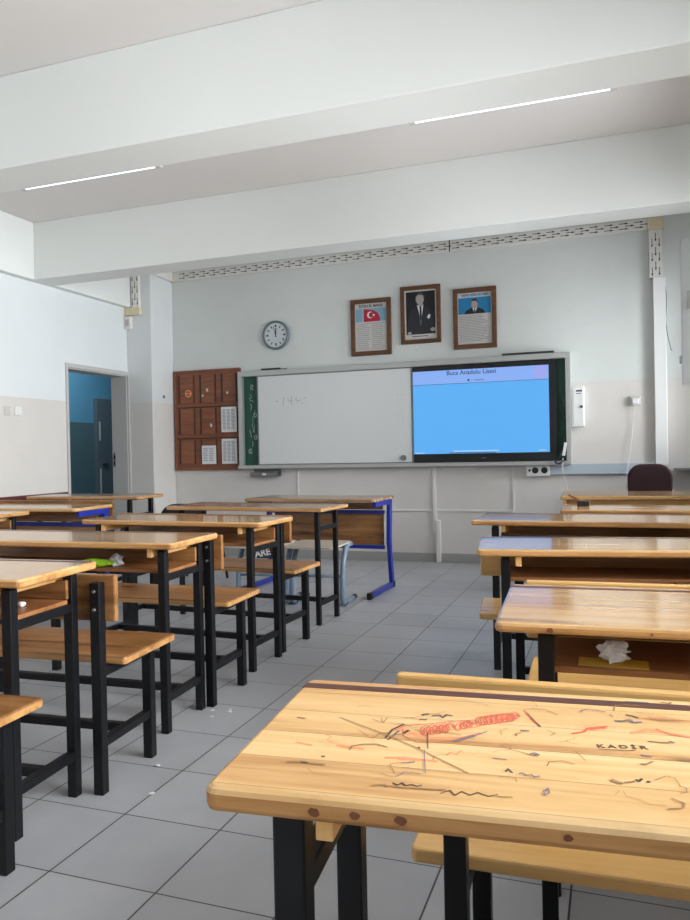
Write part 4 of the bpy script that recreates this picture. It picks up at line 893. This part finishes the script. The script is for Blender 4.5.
# ink scribbles on the nearest desk (local frame of that desk)
G = [('greypen', 0.0016, [(-0.5069, 0.0335), (-0.4377, -0.012), (-0.3927, -0.0462), (-0.3267, -0.1044)]), ('blackpen', 0.003, [(-0.4348, -0.0243), (-0.4311, 0.0055), (-0.4202, 0.0266)]), ('blackpen', 0.002, [(-0.4303, -0.0297), (-0.4223, 0.0037)]), ('blackpen', 0.004, [(-0.415, -0.005), (-0.4109, 0.0067)]), ('redpen', 0.0022, [(-0.4283, 0.0033), (-0.4175, 0.0234), (-0.381, 0.0381), (-0.3577, 0.0511), (-0.3338, 0.0599)]), ('redpen', 0.0018, [(-0.4188, 0.0084), (-0.4137, -0.0121), (-0.3952, -0.0299), (-0.3645, -0.0236), (-0.3436, -0.0035), (-0.3217, 0.0166)]), ('redpen', 0.002, [(-0.3859, 0.0064), (-0.3857, -0.0026), (-0.388, -0.0064), (-0.3908, -0.0032), (-0.3928, 0.0071), (-0.3918, 0.018), (-0.3883, 0.0237), (-0.3825, 0.0212), (-0.3783, 0.0118), (-0.3782, 0.0027), (-0.3806, -0.0021), (-0.3832, 0.0022), (-0.3853, 0.0124), (-0.3844, 0.0224), (-0.3799, 0.028), (-0.3751, 0.0255), (-0.3709, 0.0161), (-0.3697, 0.007), (-0.3721, 0.0032), (-0.3758, 0.0065), (-0.3779, 0.0167), (-0.3769, 0.0277), (-0.3724, 0.0333), (-0.3666, 0.0308), (-0.3634, 0.0214), (-0.3622, 0.0123), (-0.3647, 0.0075), (-0.3683, 0.0119), (-0.3704, 0.0221), (-0.3684, 0.0329), (-0.3639, 0.0386), (-0.3591, 0.0361), (-0.3549, 0.0267)]), ('redpen', 0.002, [(-0.3398, 0.0384), (-0.3405, 0.0304), (-0.3439, 0.0267), (-0.3476, 0.03), (-0.3499, 0.0373), (-0.3481, 0.0462), (-0.3437, 0.0508), (-0.3389, 0.0483), (-0.3365, 0.0411), (-0.3372, 0.0341), (-0.3405, 0.0304), (-0.3433, 0.0327), (-0.3456, 0.0409), (-0.3448, 0.0499), (-0.3403, 0.0545), (-0.3355, 0.052), (-0.3322, 0.0447)]), ('redpen', 0.0016, [(-0.3189, 0.0586), (-0.3188, 0.0485), (-0.3222, 0.0438), (-0.3259, 0.0472), (-0.3279, 0.0584), (-0.3258, 0.0702), (-0.3213, 0.0759), (-0.3156, 0.0723), (-0.3114, 0.0629), (-0.3124, 0.052), (-0.3159, 0.0472), (-0.3195, 0.0516), (-0.3216, 0.0618), (-0.3195, 0.0737), (-0.314, 0.0792), (-0.3082, 0.0767), (-0.3051, 0.0663), (-0.3051, 0.0553), (-0.3085, 0.0506), (-0.3122, 0.0549), (-0.3142, 0.0652), (-0.3122, 0.077), (-0.3065, 0.0835), (-0.3008, 0.08), (-0.2978, 0.0697), (-0.2987, 0.0597), (-0.3021, 0.055), (-0.3058, 0.0584), (-0.3068, 0.0695), (-0.3047, 0.0814), (-0.3002, 0.087), (-0.2944, 0.0845), (-0.2903, 0.074), (-0.2913, 0.0631), (-0.2948, 0.0584), (-0.2984, 0.0627), (-0.3005, 0.073), (-0.2984, 0.0848), (-0.2928, 0.0913), (-0.2871, 0.0878), (-0.284, 0.0775), (-0.285, 0.0665), (-0.2884, 0.0618), (-0.2921, 0.0662), (-0.2931, 0.0773), (-0.291, 0.0892), (-0.2855, 0.0947), (-0.2797, 0.0921), (-0.2766, 0.0818)]), ('redpen', 0.0014, [(-0.3905, 0.0109), (-0.3895, -0.0003), (-0.3909, -0.0052), (-0.3936, -0.0009), (-0.3965, 0.0104), (-0.3955, 0.0224), (-0.3918, 0.0291), (-0.3872, 0.0246), (-0.3831, 0.0142), (-0.3822, 0.0031), (-0.3836, -0.0018), (-0.3872, 0.0025), (-0.3892, 0.0138), (-0.388, 0.0267), (-0.3845, 0.0324), (-0.3798, 0.029), (-0.3758, 0.0176), (-0.3748, 0.0064), (-0.3763, 0.0015), (-0.3799, 0.0059), (-0.3818, 0.0181), (-0.3807, 0.0301), (-0.3772, 0.0358), (-0.3725, 0.0323), (-0.3685, 0.0209), (-0.3675, 0.0098), (-0.3699, 0.005), (-0.3725, 0.0102), (-0.3745, 0.0214), (-0.3734, 0.0334), (-0.3697, 0.0401), (-0.3651, 0.0357), (-0.3611, 0.0253), (-0.3611, 0.0142), (-0.3625, 0.0093), (-0.3651, 0.0136), (-0.3671, 0.0248), (-0.3659, 0.0377), (-0.3624, 0.0434), (-0.3577, 0.04), (-0.3547, 0.0287)]), ('redpen', 0.0014, [(-0.3476, 0.03), (-0.3474, 0.021), (-0.3497, 0.0172), (-0.3534, 0.0215), (-0.3545, 0.0307), (-0.3535, 0.0416), (-0.349, 0.0472), (-0.3442, 0.0448), (-0.341, 0.0365), (-0.3408, 0.0274), (-0.3431, 0.0236), (-0.3467, 0.028), (-0.3479, 0.0371), (-0.3469, 0.0481), (-0.3424, 0.0537), (-0.3376, 0.0512), (-0.3343, 0.0429), (-0.3342, 0.0338), (-0.3365, 0.03), (-0.3392, 0.0333), (-0.3413, 0.0435), (-0.3393, 0.0544), (-0.3358, 0.0601), (-0.33, 0.0576), (-0.3277, 0.0493)]), ('redpen', 0.0015, [(-0.3231, 0.0559), (-0.3232, 0.0439), (-0.3257, 0.0381), (-0.3293, 0.0434), (-0.3312, 0.0557), (-0.33, 0.0686), (-0.3254, 0.0752), (-0.3197, 0.0717), (-0.3158, 0.0593), (-0.3159, 0.0472), (-0.3193, 0.0425), (-0.3229, 0.0469), (-0.3248, 0.0591), (-0.3236, 0.073), (-0.318, 0.0796), (-0.3133, 0.0751), (-0.3094, 0.0637), (-0.3094, 0.0517), (-0.313, 0.046), (-0.3165, 0.0513), (-0.3184, 0.0635), (-0.3162, 0.0764), (-0.3115, 0.084), (-0.3059, 0.0795), (-0.3029, 0.0682), (-0.303, 0.0561), (-0.3065, 0.0504), (-0.3102, 0.0548), (-0.311, 0.0679), (-0.3098, 0.0808), (-0.3042, 0.0874), (-0.2995, 0.0839), (-0.2956, 0.0715), (-0.2967, 0.0596), (-0.2992, 0.0538), (-0.3027, 0.0591), (-0.3046, 0.0713), (-0.3024, 0.0852), (-0.2978, 0.0918), (-0.2921, 0.0883), (-0.2892, 0.0759), (-0.2893, 0.0639), (-0.2928, 0.0582), (-0.2964, 0.0625), (-0.2982, 0.0758), (-0.296, 0.0896), (-0.2903, 0.0961), (-0.2847, 0.0916), (-0.2817, 0.0803), (-0.2829, 0.0673), (-0.2864, 0.0626), (-0.29, 0.067), (-0.2908, 0.0801), (-0.2885, 0.094), (-0.2839, 0.1006), (-0.2783, 0.096), (-0.2753, 0.0847)]), ('palered', 0.004, [(-0.4142, -0.0071), (-0.3773, 0.0127), (-0.3312, 0.0336), (-0.3088, 0.0587), (-0.2775, 0.0829)]), ('palered', 0.006, [(-0.4224, 0.0128), (-0.3897, -0.0133), (-0.3436, -0.0035)]), ('palered', 0.005, [(-0.1425, 0.0546), (-0.1117, 0.0618), (-0.0742, 0.0544)]), ('redpen', 0.003, [(-0.3068, 0.0585), (-0.2932, 0.0753), (-0.2769, 0.0889), (-0.301, 0.067), (-0.2791, 0.076)]), ('redpen', 0.0018, [(-0.2711, 0.1084), (-0.2607, 0.0794), (-0.2491, 0.0532)]), ('blackpen', 0.0013, [(-0.2669, 0.1), (-0.2565, 0.071), (-0.2501, 0.0523)]), ('blackpen', 0.0055, [(-0.4027, 0.0642), (-0.3952, 0.0695)]), ('blackpen', 0.003, [(-0.4032, 0.0472), (-0.3941, 0.0483)]), ('blackpen', 0.003, [(-0.3887, 0.0639), (-0.3792, 0.0681), (-0.374, 0.0596), (-0.3708, 0.0723), (-0.363, 0.0696)]), ('bluepen', 0.005, [(-0.351, -0.0188), (-0.341, -0.0087), (-0.3289, 0.0032)]), ('bluepen', 0.002, [(-0.3289, 0.0032), (-0.3142, 0.021)]), ('blackpen', 0.0013, [(-0.3861, 0.0034), (-0.3786, -0.0465)]), ('blackpen', 0.003, [(-0.3904, -0.0434), (-0.3888, -0.0475)]), ('greypen', 0.0014, [(-0.4038, 0.0081), (-0.3774, 0.0107), (-0.3449, 0.0047)]), ('palered', 0.006, [(-0.424, -0.0815), (-0.4025, -0.0774), (-0.3646, -0.0799)]), ('palered', 0.004, [(-0.4081, -0.0829), (-0.3828, -0.0812)]), ('palered', 0.005, [(-0.4823, -0.0601), (-0.4645, -0.0627)]), ('palered', 0.003, [(-0.3548, -0.0607), (-0.3519, -0.0509), (-0.3443, -0.0556), (-0.3403, -0.0449)]), ('greypen', 0.0012, [(-0.4538, 0.0437), (-0.4474, 0.0251), (-0.4455, 0.046)]), ('greypen', 0.0012, [(-0.4644, 0.0367), (-0.454, 0.0297)]), ('greypen', 0.001, [(-0.4723, -0.0058), (-0.4567, -0.0213)]), ('bluepen', 0.0012, [(-0.3822, -0.0522), (-0.3718, -0.1144)]), ('greypen', 0.0014, [(-0.2969, -0.0198), (-0.2818, -0.0312), (-0.2529, -0.0438)]), ('bluepen', 0.003, [(-0.274, 0.0334), (-0.2639, 0.0335)]), ('bluepen', 0.003, [(-0.2613, -0.037), (-0.2515, -0.0399)]), ('blackpen', 0.0018, [(-0.2865, -0.093), (-0.2847, -0.0841), (-0.2795, -0.0936)]), ('bluepen', 0.002, [(-0.2727, -0.0963), (-0.2694, -0.0925), (-0.2648, -0.098), (-0.2596, -0.0954), (-0.256, -0.1008), (-0.2507, -0.0973)]), ('greypen', 0.003, [(-0.4228, -0.1569), (-0.4102, -0.151), (-0.4056, -0.1555)]), ('blackpen', 0.002, [(-0.4026, -0.1447), (-0.396, -0.1493), (-0.3924, -0.1426), (-0.388, -0.149), (-0.3815, -0.1446), (-0.3758, -0.1481), (-0.3715, -0.1445)]), ('greypen', 0.003, [(-0.4054, -0.1535), (-0.3884, -0.154), (-0.3682, -0.1528), (-0.346, -0.1508)]), ('blackpen', 0.0018, [(-0.3498, -0.1595), (-0.3409, -0.1503), (-0.3348, -0.1609), (-0.3288, -0.1504), (-0.3194, -0.1573), (-0.3126, -0.1489), (-0.3012, -0.1559), (-0.2926, -0.1497)]), ('greypen', 0.0018, [(-0.2931, -0.1547), (-0.2779, -0.153)]), ('bluepen', 0.0016, [(-0.2459, -0.1328), (-0.2422, -0.1251), (-0.2412, -0.1363), (-0.2457, -0.1419), (-0.2469, -0.1327)]), ('redpen', 0.004, [(-0.2126, 0.0348), (-0.1976, 0.0445), (-0.1913, 0.059), (-0.1777, 0.0648), (-0.1683, 0.069)]), ('redpen', 0.006, [(-0.1907, 0.0549), (-0.1801, 0.061), (-0.1718, 0.0633)]), ('redpen', 0.002, [(-0.2627, 0.0796), (-0.2568, 0.068), (-0.2509, 0.0554)]), ('blackpen', 0.001, [(-0.2616, 0.0815), (-0.2491, 0.0532)]), ('redpen', 0.002, [(-0.1226, 0.108), (-0.1006, 0.107), (-0.0642, 0.1097)]), ('palered', 0.006, [(-0.1429, 0.0506), (-0.1222, 0.0678), (-0.1064, 0.0653), (-0.0859, 0.0585), (-0.0743, 0.0534)]), ('redpen', 0.002, [(-0.1107, 0.0728), (-0.0971, 0.0565), (-0.0747, 0.0494)]), ('blackpen', 0.0035, [(-0.1409, 0.1167), (-0.1331, 0.114), (-0.1266, 0.1083)]), ('bluepen', 0.004, [(-0.1573, 0.0901), (-0.1472, 0.0911), (-0.1375, 0.0983), (-0.1344, 0.088), (-0.125, 0.0921)]), ('blackpen', 0.0012, [(-0.1843, -0.0079), (-0.1622, -0.0069), (-0.1428, -0.0037)]), ('blackpen', 0.002, [(-0.1258, 0.0279), (-0.1119, 0.0267), (-0.1019, 0.0268)]), ('bluepen', 0.003, [(-0.1013, 0.0327), (-0.0957, 0.0282)]), ('greypen', 0.003, [(-0.1422, -0.0419), (-0.1363, -0.0424), (-0.1284, -0.0331)]), ('bluepen', 0.003, [(-0.139, -0.0171), (-0.1281, -0.019)]), ('greypen', 0.006, [(-0.1777, -0.0898), (-0.1731, -0.0943), (-0.1684, -0.0977)]), ('blackpen', 0.003, [(-0.1521, -0.0841), (-0.1496, -0.0894), (-0.1459, -0.0817)]), ('blackpen', 0.004, [(-0.1412, -0.0861), (-0.1394, -0.0883)]), ('greypen', 0.003, [(-0.1651, -0.095), (-0.1547, -0.0909)]), ('bluepen', 0.0015, [(-0.2615, -0.039), (-0.256, -0.0345), (-0.2514, -0.039), (-0.2578, -0.0424)]), ('greypen', 0.001, [(-0.2105, -0.0196), (-0.2008, -0.0456)]), ('greypen', 0.001, [(-0.1329, -0.0829), (-0.1196, -0.069), (-0.1119, -0.0727), (-0.1096, -0.092)]), ('bluepen', 0.003, [(-0.1359, 0.1714), (-0.1238, 0.1714), (-0.1058, 0.1707)]), ('blackpen', 0.002, [(-0.0901, 0.1783), (-0.0785, 0.1732), (-0.0749, 0.179)]), ('blackpen', 0.005, [(-0.5162, -0.1133), (-0.5073, -0.1141)]), ('blackpen', 0.004, [(-0.4964, -0.094), (-0.4933, -0.0932)]), ('greypen', 0.005, [(-0.5306, -0.117), (-0.5162, -0.1133)]), ('greypen', 0.004, [(-0.5064, -0.1152), (-0.4863, -0.115)]), ('greypen', 0.004, [(-0.564, 0.0236), (-0.5532, 0.0216)]), ('palered', 0.005, [(-0.5393, -0.0579), (-0.5187, -0.0628)]), ('palered', 0.006, [(-0.488, -0.0566), (-0.4543, -0.0617)]), ('greypen', 0.0007, [(-0.401, 0.0431), (-0.4179, 0.0505), (-0.4348, 0.0431), (-0.4542, 0.0459), (-0.4739, 0.0478)]), ('greypen', 0.002, [(-0.2774, 0.0139), (-0.2799, 0.0201), (-0.2732, 0.0246)]), ('greypen', 0.0007, [(-0.1305, -0.1405), (-0.1455, -0.1414), (-0.1529, -0.1322), (-0.1663, -0.1273), (-0.1679, -0.1168)]), ('greypen', 0.0007, [(-0.2281, 0.0046), (-0.2202, 0.007), (-0.2178, 0.0128), (-0.211, 0.0164), (-0.2089, 0.0223)]), ('bluepen', 0.002, [(-0.4265, -0.0166), (-0.4233, -0.0115), (-0.4169, -0.008)]), ('greypen', 0.0007, [(-0.3092, -0.0144), (-0.3175, -0.0143)]), ('palered', 0.0012, [(-0.2051, 0.0041), (-0.2153, 0.0055), (-0.2199, 0.0121)]), ('palered', 0.0007, [(0.0002, -0.0569), (-0.0016, -0.0512), (0.0029, -0.0463), (0.0085, -0.0419)]), ('greypen', 0.001, [(-0.0945, 0.1016), (-0.1023, 0.0998), (-0.1078, 0.1041), (-0.1107, 0.1096), (-0.1137, 0.115)]), ('bluepen', 0.0012, [(-0.4026, -0.1306), (-0.3974, -0.1246), (-0.3958, -0.1176), (-0.3862, -0.1156), (-0.3767, -0.1178)]), ('greypen', 0.0012, [(-0.1127, -0.1091), (-0.1058, -0.1063), (-0.1053, -0.1008), (-0.1043, -0.0953), (-0.1109, -0.0921)]), ('palered', 0.002, [(-0.0229, 0.0968), (-0.0209, 0.1098), (-0.0055, 0.1171), (0.0073, 0.1266), (0.0259, 0.1259)]), ('greypen', 0.001, [(-0.0888, 0.1171), (-0.1024, 0.1215), (-0.1171, 0.1239), (-0.1274, 0.1316)]), ('greypen', 0.001, [(-0.4199, -0.1234), (-0.4112, -0.1295), (-0.399, -0.1286)]), ('bluepen', 0.0007, [(-0.3176, 0.1138), (-0.324, 0.123), (-0.3382, 0.1257), (-0.3465, 0.1342), (-0.3601, 0.1381)]), ('bluepen', 0.0012, [(-0.0256, -0.1478), (-0.0326, -0.1394)]), ('greypen', 0.0007, [(-0.0525, -0.0815), (-0.0723, -0.0801), (-0.0884, -0.0883), (-0.1047, -0.0962)]), ('palered', 0.001, [(-0.1951, 0.0557), (-0.1945, 0.066), (-0.1842, 0.0733), (-0.1771, 0.0824)]), ('bluepen', 0.002, [(-0.2869, -0.0609), (-0.3019, -0.0597)]), ('bluepen', 0.002, [(-0.197, 0.1152), (-0.1949, 0.1231), (-0.1864, 0.1284), (-0.1756, 0.1256), (-0.1656, 0.1217)]), ('greypen', 0.001, [(-0.0657, -0.0223), (-0.0652, -0.0134), (-0.0764, -0.009), (-0.0773, -0.0001), (-0.0776, 0.0089)]), ('palered', 0.0007, [(-0.0323, 0.0255), (-0.0157, 0.0318), (-0.0022, 0.041), (-0.0019, 0.0542)]), ('bluepen', 0.002, [(-0.4029, -0.0934), (-0.3949, -0.0915), (-0.3881, -0.088)]), ('greypen', 0.0012, [(0.0898, 0.1274), (0.0957, 0.1337), (0.0973, 0.1411), (0.1044, 0.1467), (0.1006, 0.1537)]), ('palered', 0.002, [(0.067, 0.1208), (0.0716, 0.1313), (0.0858, 0.136)]), ('greypen', 0.0012, [(-0.2379, 0.0228), (-0.2317, 0.0321), (-0.2412, 0.04)]), ('greypen', 0.002, [(-0.0137, 0.1117), (0.0004, 0.1116)]), ('palered', 0.001, [(-0.3559, -0.1479), (-0.3457, -0.1465), (-0.3413, -0.14)]), ('bluepen', 0.002, [(-0.1575, 0.1054), (-0.1612, 0.1132)]), ('palered', 0.001, [(0.0301, -0.1451), (0.0425, -0.1353)]), ('palered', 0.0007, [(-0.4087, -0.0107), (-0.4008, -0.0001), (-0.386, 0.0061), (-0.3691, 0.0083), (-0.3527, 0.0048)]), ('greypen', 0.002, [(-0.0991, -0.0978), (-0.0887, -0.0954), (-0.0793, -0.0916)]), ('greypen', 0.001, [(-0.4051, -0.1208), (-0.4091, -0.1102), (-0.414, -0.0998), (-0.404, -0.0914)]), ('palered', 0.0007, [(-0.1983, 0.0538), (-0.1872, 0.0539), (-0.1801, 0.0599)]), ('greypen', 0.0012, [(0.0438, 0.0403), (0.0373, 0.0337)]), ('palered', 0.002, [(-0.4933, -0.0515), (-0.5038, -0.0425), (-0.5017, -0.031), (-0.5148, -0.0239)]), ('palered', 0.001, [(-0.3759, 0.1295), (-0.3919, 0.127), (-0.4081, 0.1284), (-0.4153, 0.1387)]), ('greypen', 0.001, [(-0.2889, 0.0381), (-0.2979, 0.0266), (-0.2957, 0.0135)]), ('palered', 0.002, [(-0.055, -0.0905), (-0.0593, -0.0817), (-0.0555, -0.0729), (-0.0495, -0.0646)]), ('greypen', 0.002, [(-0.0492, 0.0322), (-0.0464, 0.0399), (-0.0383, 0.0453)]), ('greypen', 0.0012, [(-0.3765, 0.071), (-0.3928, 0.0717), (-0.3999, 0.0615), (-0.411, 0.0531), (-0.4248, 0.047)]), ('greypen', 0.002, [(-0.1541, 0.1293), (-0.1524, 0.1407), (-0.15, 0.1519), (-0.1347, 0.1559), (-0.1184, 0.1564)]), ('palered', 0.0007, [(-0.2997, -0.0508), (-0.3143, -0.0467), (-0.3296, -0.049), (-0.3453, -0.0481), (-0.3575, -0.0412)]), ('greypen', 0.0012, [(0.0569, -0.0943), (0.058, -0.0877)]), ('greypen', 0.0012, [(-0.4375, 0.0228), (-0.4221, 0.0275), (-0.4094, 0.0198)]), ('greypen', 0.0007, [(-0.4945, 0.086), (-0.4774, 0.0832)]), ('bluepen', 0.002, [(0.0978, -0.0849), (0.1036, -0.0719), (0.1031, -0.0583), (0.0964, -0.0455), (0.0959, -0.0318)]), ('palered', 0.0007, [(-0.1185, -0.0221), (-0.1242, -0.0169), (-0.1334, -0.0172)]), ('greypen', 0.001, [(-0.2931, -0.1068), (-0.2831, -0.1043), (-0.2753, -0.1093), (-0.2745, -0.1167)]), ('greypen', 0.001, [(0.0084, -0.0881), (0.0093, -0.0828), (0.0056, -0.0782)]), ('greypen', 0.0007, [(-0.1768, -0.1262), (-0.1739, -0.1215), (-0.1723, -0.1164)]), ('greypen', 0.0007, [(-0.2602, 0.1187), (-0.2537, 0.1265), (-0.2554, 0.1356), (-0.2594, 0.1442), (-0.2538, 0.1524)]), ('bluepen', 0.0012, [(-0.0326, -0.0781), (-0.0303, -0.0725), (-0.0311, -0.0667), (-0.035, -0.0616)]), ('greypen', 0.002, [(-0.468, -0.0696), (-0.4689, -0.0576), (-0.4569, -0.0491), (-0.4407, -0.0453), (-0.4266, -0.0521)]), ('bluepen', 0.001, [(0.0439, -0.1363), (0.0375, -0.1287)]), ('palered', 0.001, [(-0.472, 0.0253), (-0.4556, 0.0278), (-0.4392, 0.0303), (-0.4252, 0.0237)]), ('greypen', 0.0012, [(0.0211, -0.0557), (0.0206, -0.048), (0.0277, -0.0422), (0.0301, -0.0347), (0.0228, -0.029)]), ('greypen', 0.0012, [(-0.2119, -0.058), (-0.2259, -0.0515), (-0.2404, -0.0574), (-0.2427, -0.0691)]), ('greypen', 0.0007, [(-0.3034, -0.0437), (-0.2969, -0.0349), (-0.2838, -0.0311), (-0.2837, -0.0213), (-0.2919, -0.0133)]), ('bluepen', 0.002, [(0.0233, 0.1002), (0.0228, 0.1113), (0.0083, 0.1157)]), ('greypen', 0.0012, [(-0.2715, 0.11), (-0.26, 0.1177), (-0.244, 0.1173), (-0.235, 0.108), (-0.2269, 0.0984)]), ('greypen', 0.002, [(-0.4332, -0.0071), (-0.443, -0.0088), (-0.4455, -0.0156), (-0.4467, -0.0226), (-0.4528, -0.0282)]), ('greypen', 0.0012, [(0.001, 0.1242), (-0.007, 0.1289), (-0.0173, 0.1279), (-0.025, 0.1328), (-0.0296, 0.1393)]), ('greypen', 0.0007, [(-0.3771, -0.1049), (-0.3844, -0.1076), (-0.3912, -0.1042), (-0.3994, -0.1046)]), ('greypen', 0.0007, [(-0.4747, -0.1419), (-0.4922, -0.1396), (-0.5022, -0.1292)]), ('bluepen', 0.0007, [(-0.3957, 0.0549), (-0.3838, 0.0626), (-0.3819, 0.0739), (-0.3727, 0.0832)]), ('greypen', 0.001, [(-0.3535, -0.0601), (-0.3616, -0.0623), (-0.3685, -0.0659), (-0.3681, -0.072), (-0.3685, -0.078)]), ('greypen', 0.0007, [(-0.3879, 0.0224), (-0.3949, 0.0213), (-0.4019, 0.0202), (-0.4046, 0.0156), (-0.4113, 0.0137)]), ('greypen', 0.002, [(-0.1302, -0.1475), (-0.1157, -0.1427), (-0.1125, -0.1317), (-0.1227, -0.123)]), ('palered', 0.001, [(-0.446, -0.0359), (-0.4503, -0.0274), (-0.4564, -0.0195), (-0.4659, -0.0135), (-0.4777, -0.0169)])]
top = [c for c in R1.children if c.name.startswith('tabletop')][0]
for i, mname in enumerate(('redpen', 'palered', 'blackpen', 'greypen', 'bluepen')):
    b = MB()
    z = .7601+.00025*(1, 0, 2, 3, 4)[i]
    for mn, w, pts in G:
        if mn == mname:
            for p0, p1 in zip(pts, pts[1:]):
                ex = Vector((p1[0]-p0[0], p1[1]-p0[1])); ex = ex.normalized()*w*.3 if ex.length else ex
                b.ribbon([p0, (p1[0]+ex.x, p1[1]+ex.y)], w, z); z += .0000008
    b.build(('red_ink_scribble', 'faded_red_marks', 'black_ink_scribble', 'pencil_marks', 'blue_ink_marks')[i], mname, top)
t_ = text('carved_name', 'K A D İ R', 'greypen2', top, (-0.1571, 0.0042, .7605), .0135, (0, 0, 0.1091), .0004, world=False)

# knots in the front edges of two desk tops
R2 = [o for o in bpy.data.objects if o.get('label', '').startswith('desk with a white tissue')][0]
for desk, d, spots in ((R1, .39, ((-.475, .745, .008), (-.432, .746, .007), (-.385, .746, .008), (-.225, .746, .006), (-.10, .745, .007), (-.02, .747, .006))), (R2, .45, ((-.49, .748, .009), (-.30, .749, .004)))):
    tp = [c for c in desk.children if c.name.startswith('tabletop')][0]
    for x, z, r in spots:
        q = MB(); q.prism_xz([(x+r*.75*math.cos(k*.52)*rnd.uniform(.85, 1.15), z+r*.6*math.sin(k*.52)*rnd.uniform(.85, 1.15)) for k in range(12)], -d/2-.0006, -d/2+.001)
        q.build('knot', 'knot', tp)

# ------------------------------------------------------------------ light
def area(name, loc, rot, sx, sy, e, col=(1, 1, 1)):
    l = bpy.data.lights.new(name, 'AREA'); l.shape = 'RECTANGLE'; l.size = sx; l.size_y = sy; l.energy = e; l.color = col
    o = bpy.data.objects.new(name, l); COL.objects.link(o); o.location = loc; o.rotation_euler = rot; return o
EN = [225, 320, 180, 110]
for i, (y0, y1) in enumerate(WINS):
    area('daylight_%d' % (i+1), (XR+.32, (y0+y1)/2, (WZ0+WZ1)/2), (0, rad(90), 0), WZ1-WZ0, y1-y0, EN[i], (.925, .967, .985))
area('corridor_fill', (-6.1, 7.6, 2.95), (0, 0, 0), .6, 1.8, 42, (.85, .95, 1))  # added area light without a fixture, brightens the corridor walls
w = bpy.data.worlds.new('sky'); SC.world = w; w.use_nodes = True
bg = w.node_tree.nodes['Background']; bg.inputs[0].default_value = (.78, .88, 1, 1); bg.inputs[1].default_value = 1.0

# ------------------------------------------------------------------ camera
f_px, yaw, pit, rol, ch = 749.7289519, rad(19.63682758), rad(-.59952758), rad(-1.14736576), 1.11330663
cy_, sy_, cp, sp, cr_, sr = math.cos(yaw), math.sin(yaw), math.cos(pit), math.sin(pit), math.cos(rol), math.sin(rol)
F = Vector((-sy_*cp, cy_*cp, sp)); R = Vector((cy_, sy_, 0)); U = R.cross(F)
R2 = cr_*R+sr*U; U2 = -sr*R+cr_*U
cd = bpy.data.cameras.new('camera'); cam = bpy.data.objects.new('camera', cd); COL.objects.link(cam)
mt = Matrix((R2, U2, -F)).transposed().to_4x4(); mt.translation = (0, 0, ch); cam.matrix_world = mt
cd.sensor_fit = 'HORIZONTAL'; cd.sensor_width = 36; cd.lens = 36*f_px/690; cd.clip_start = .02
SC.camera = cam
SC.view_settings.view_transform = 'Standard'; SC.view_settings.look = 'None'; SC.view_settings.exposure = 0; SC.view_settings.gamma = 1
SC.cycles.use_denoising = True
SC.cycles.max_bounces = 10; SC.cycles.diffuse_bounces = 6
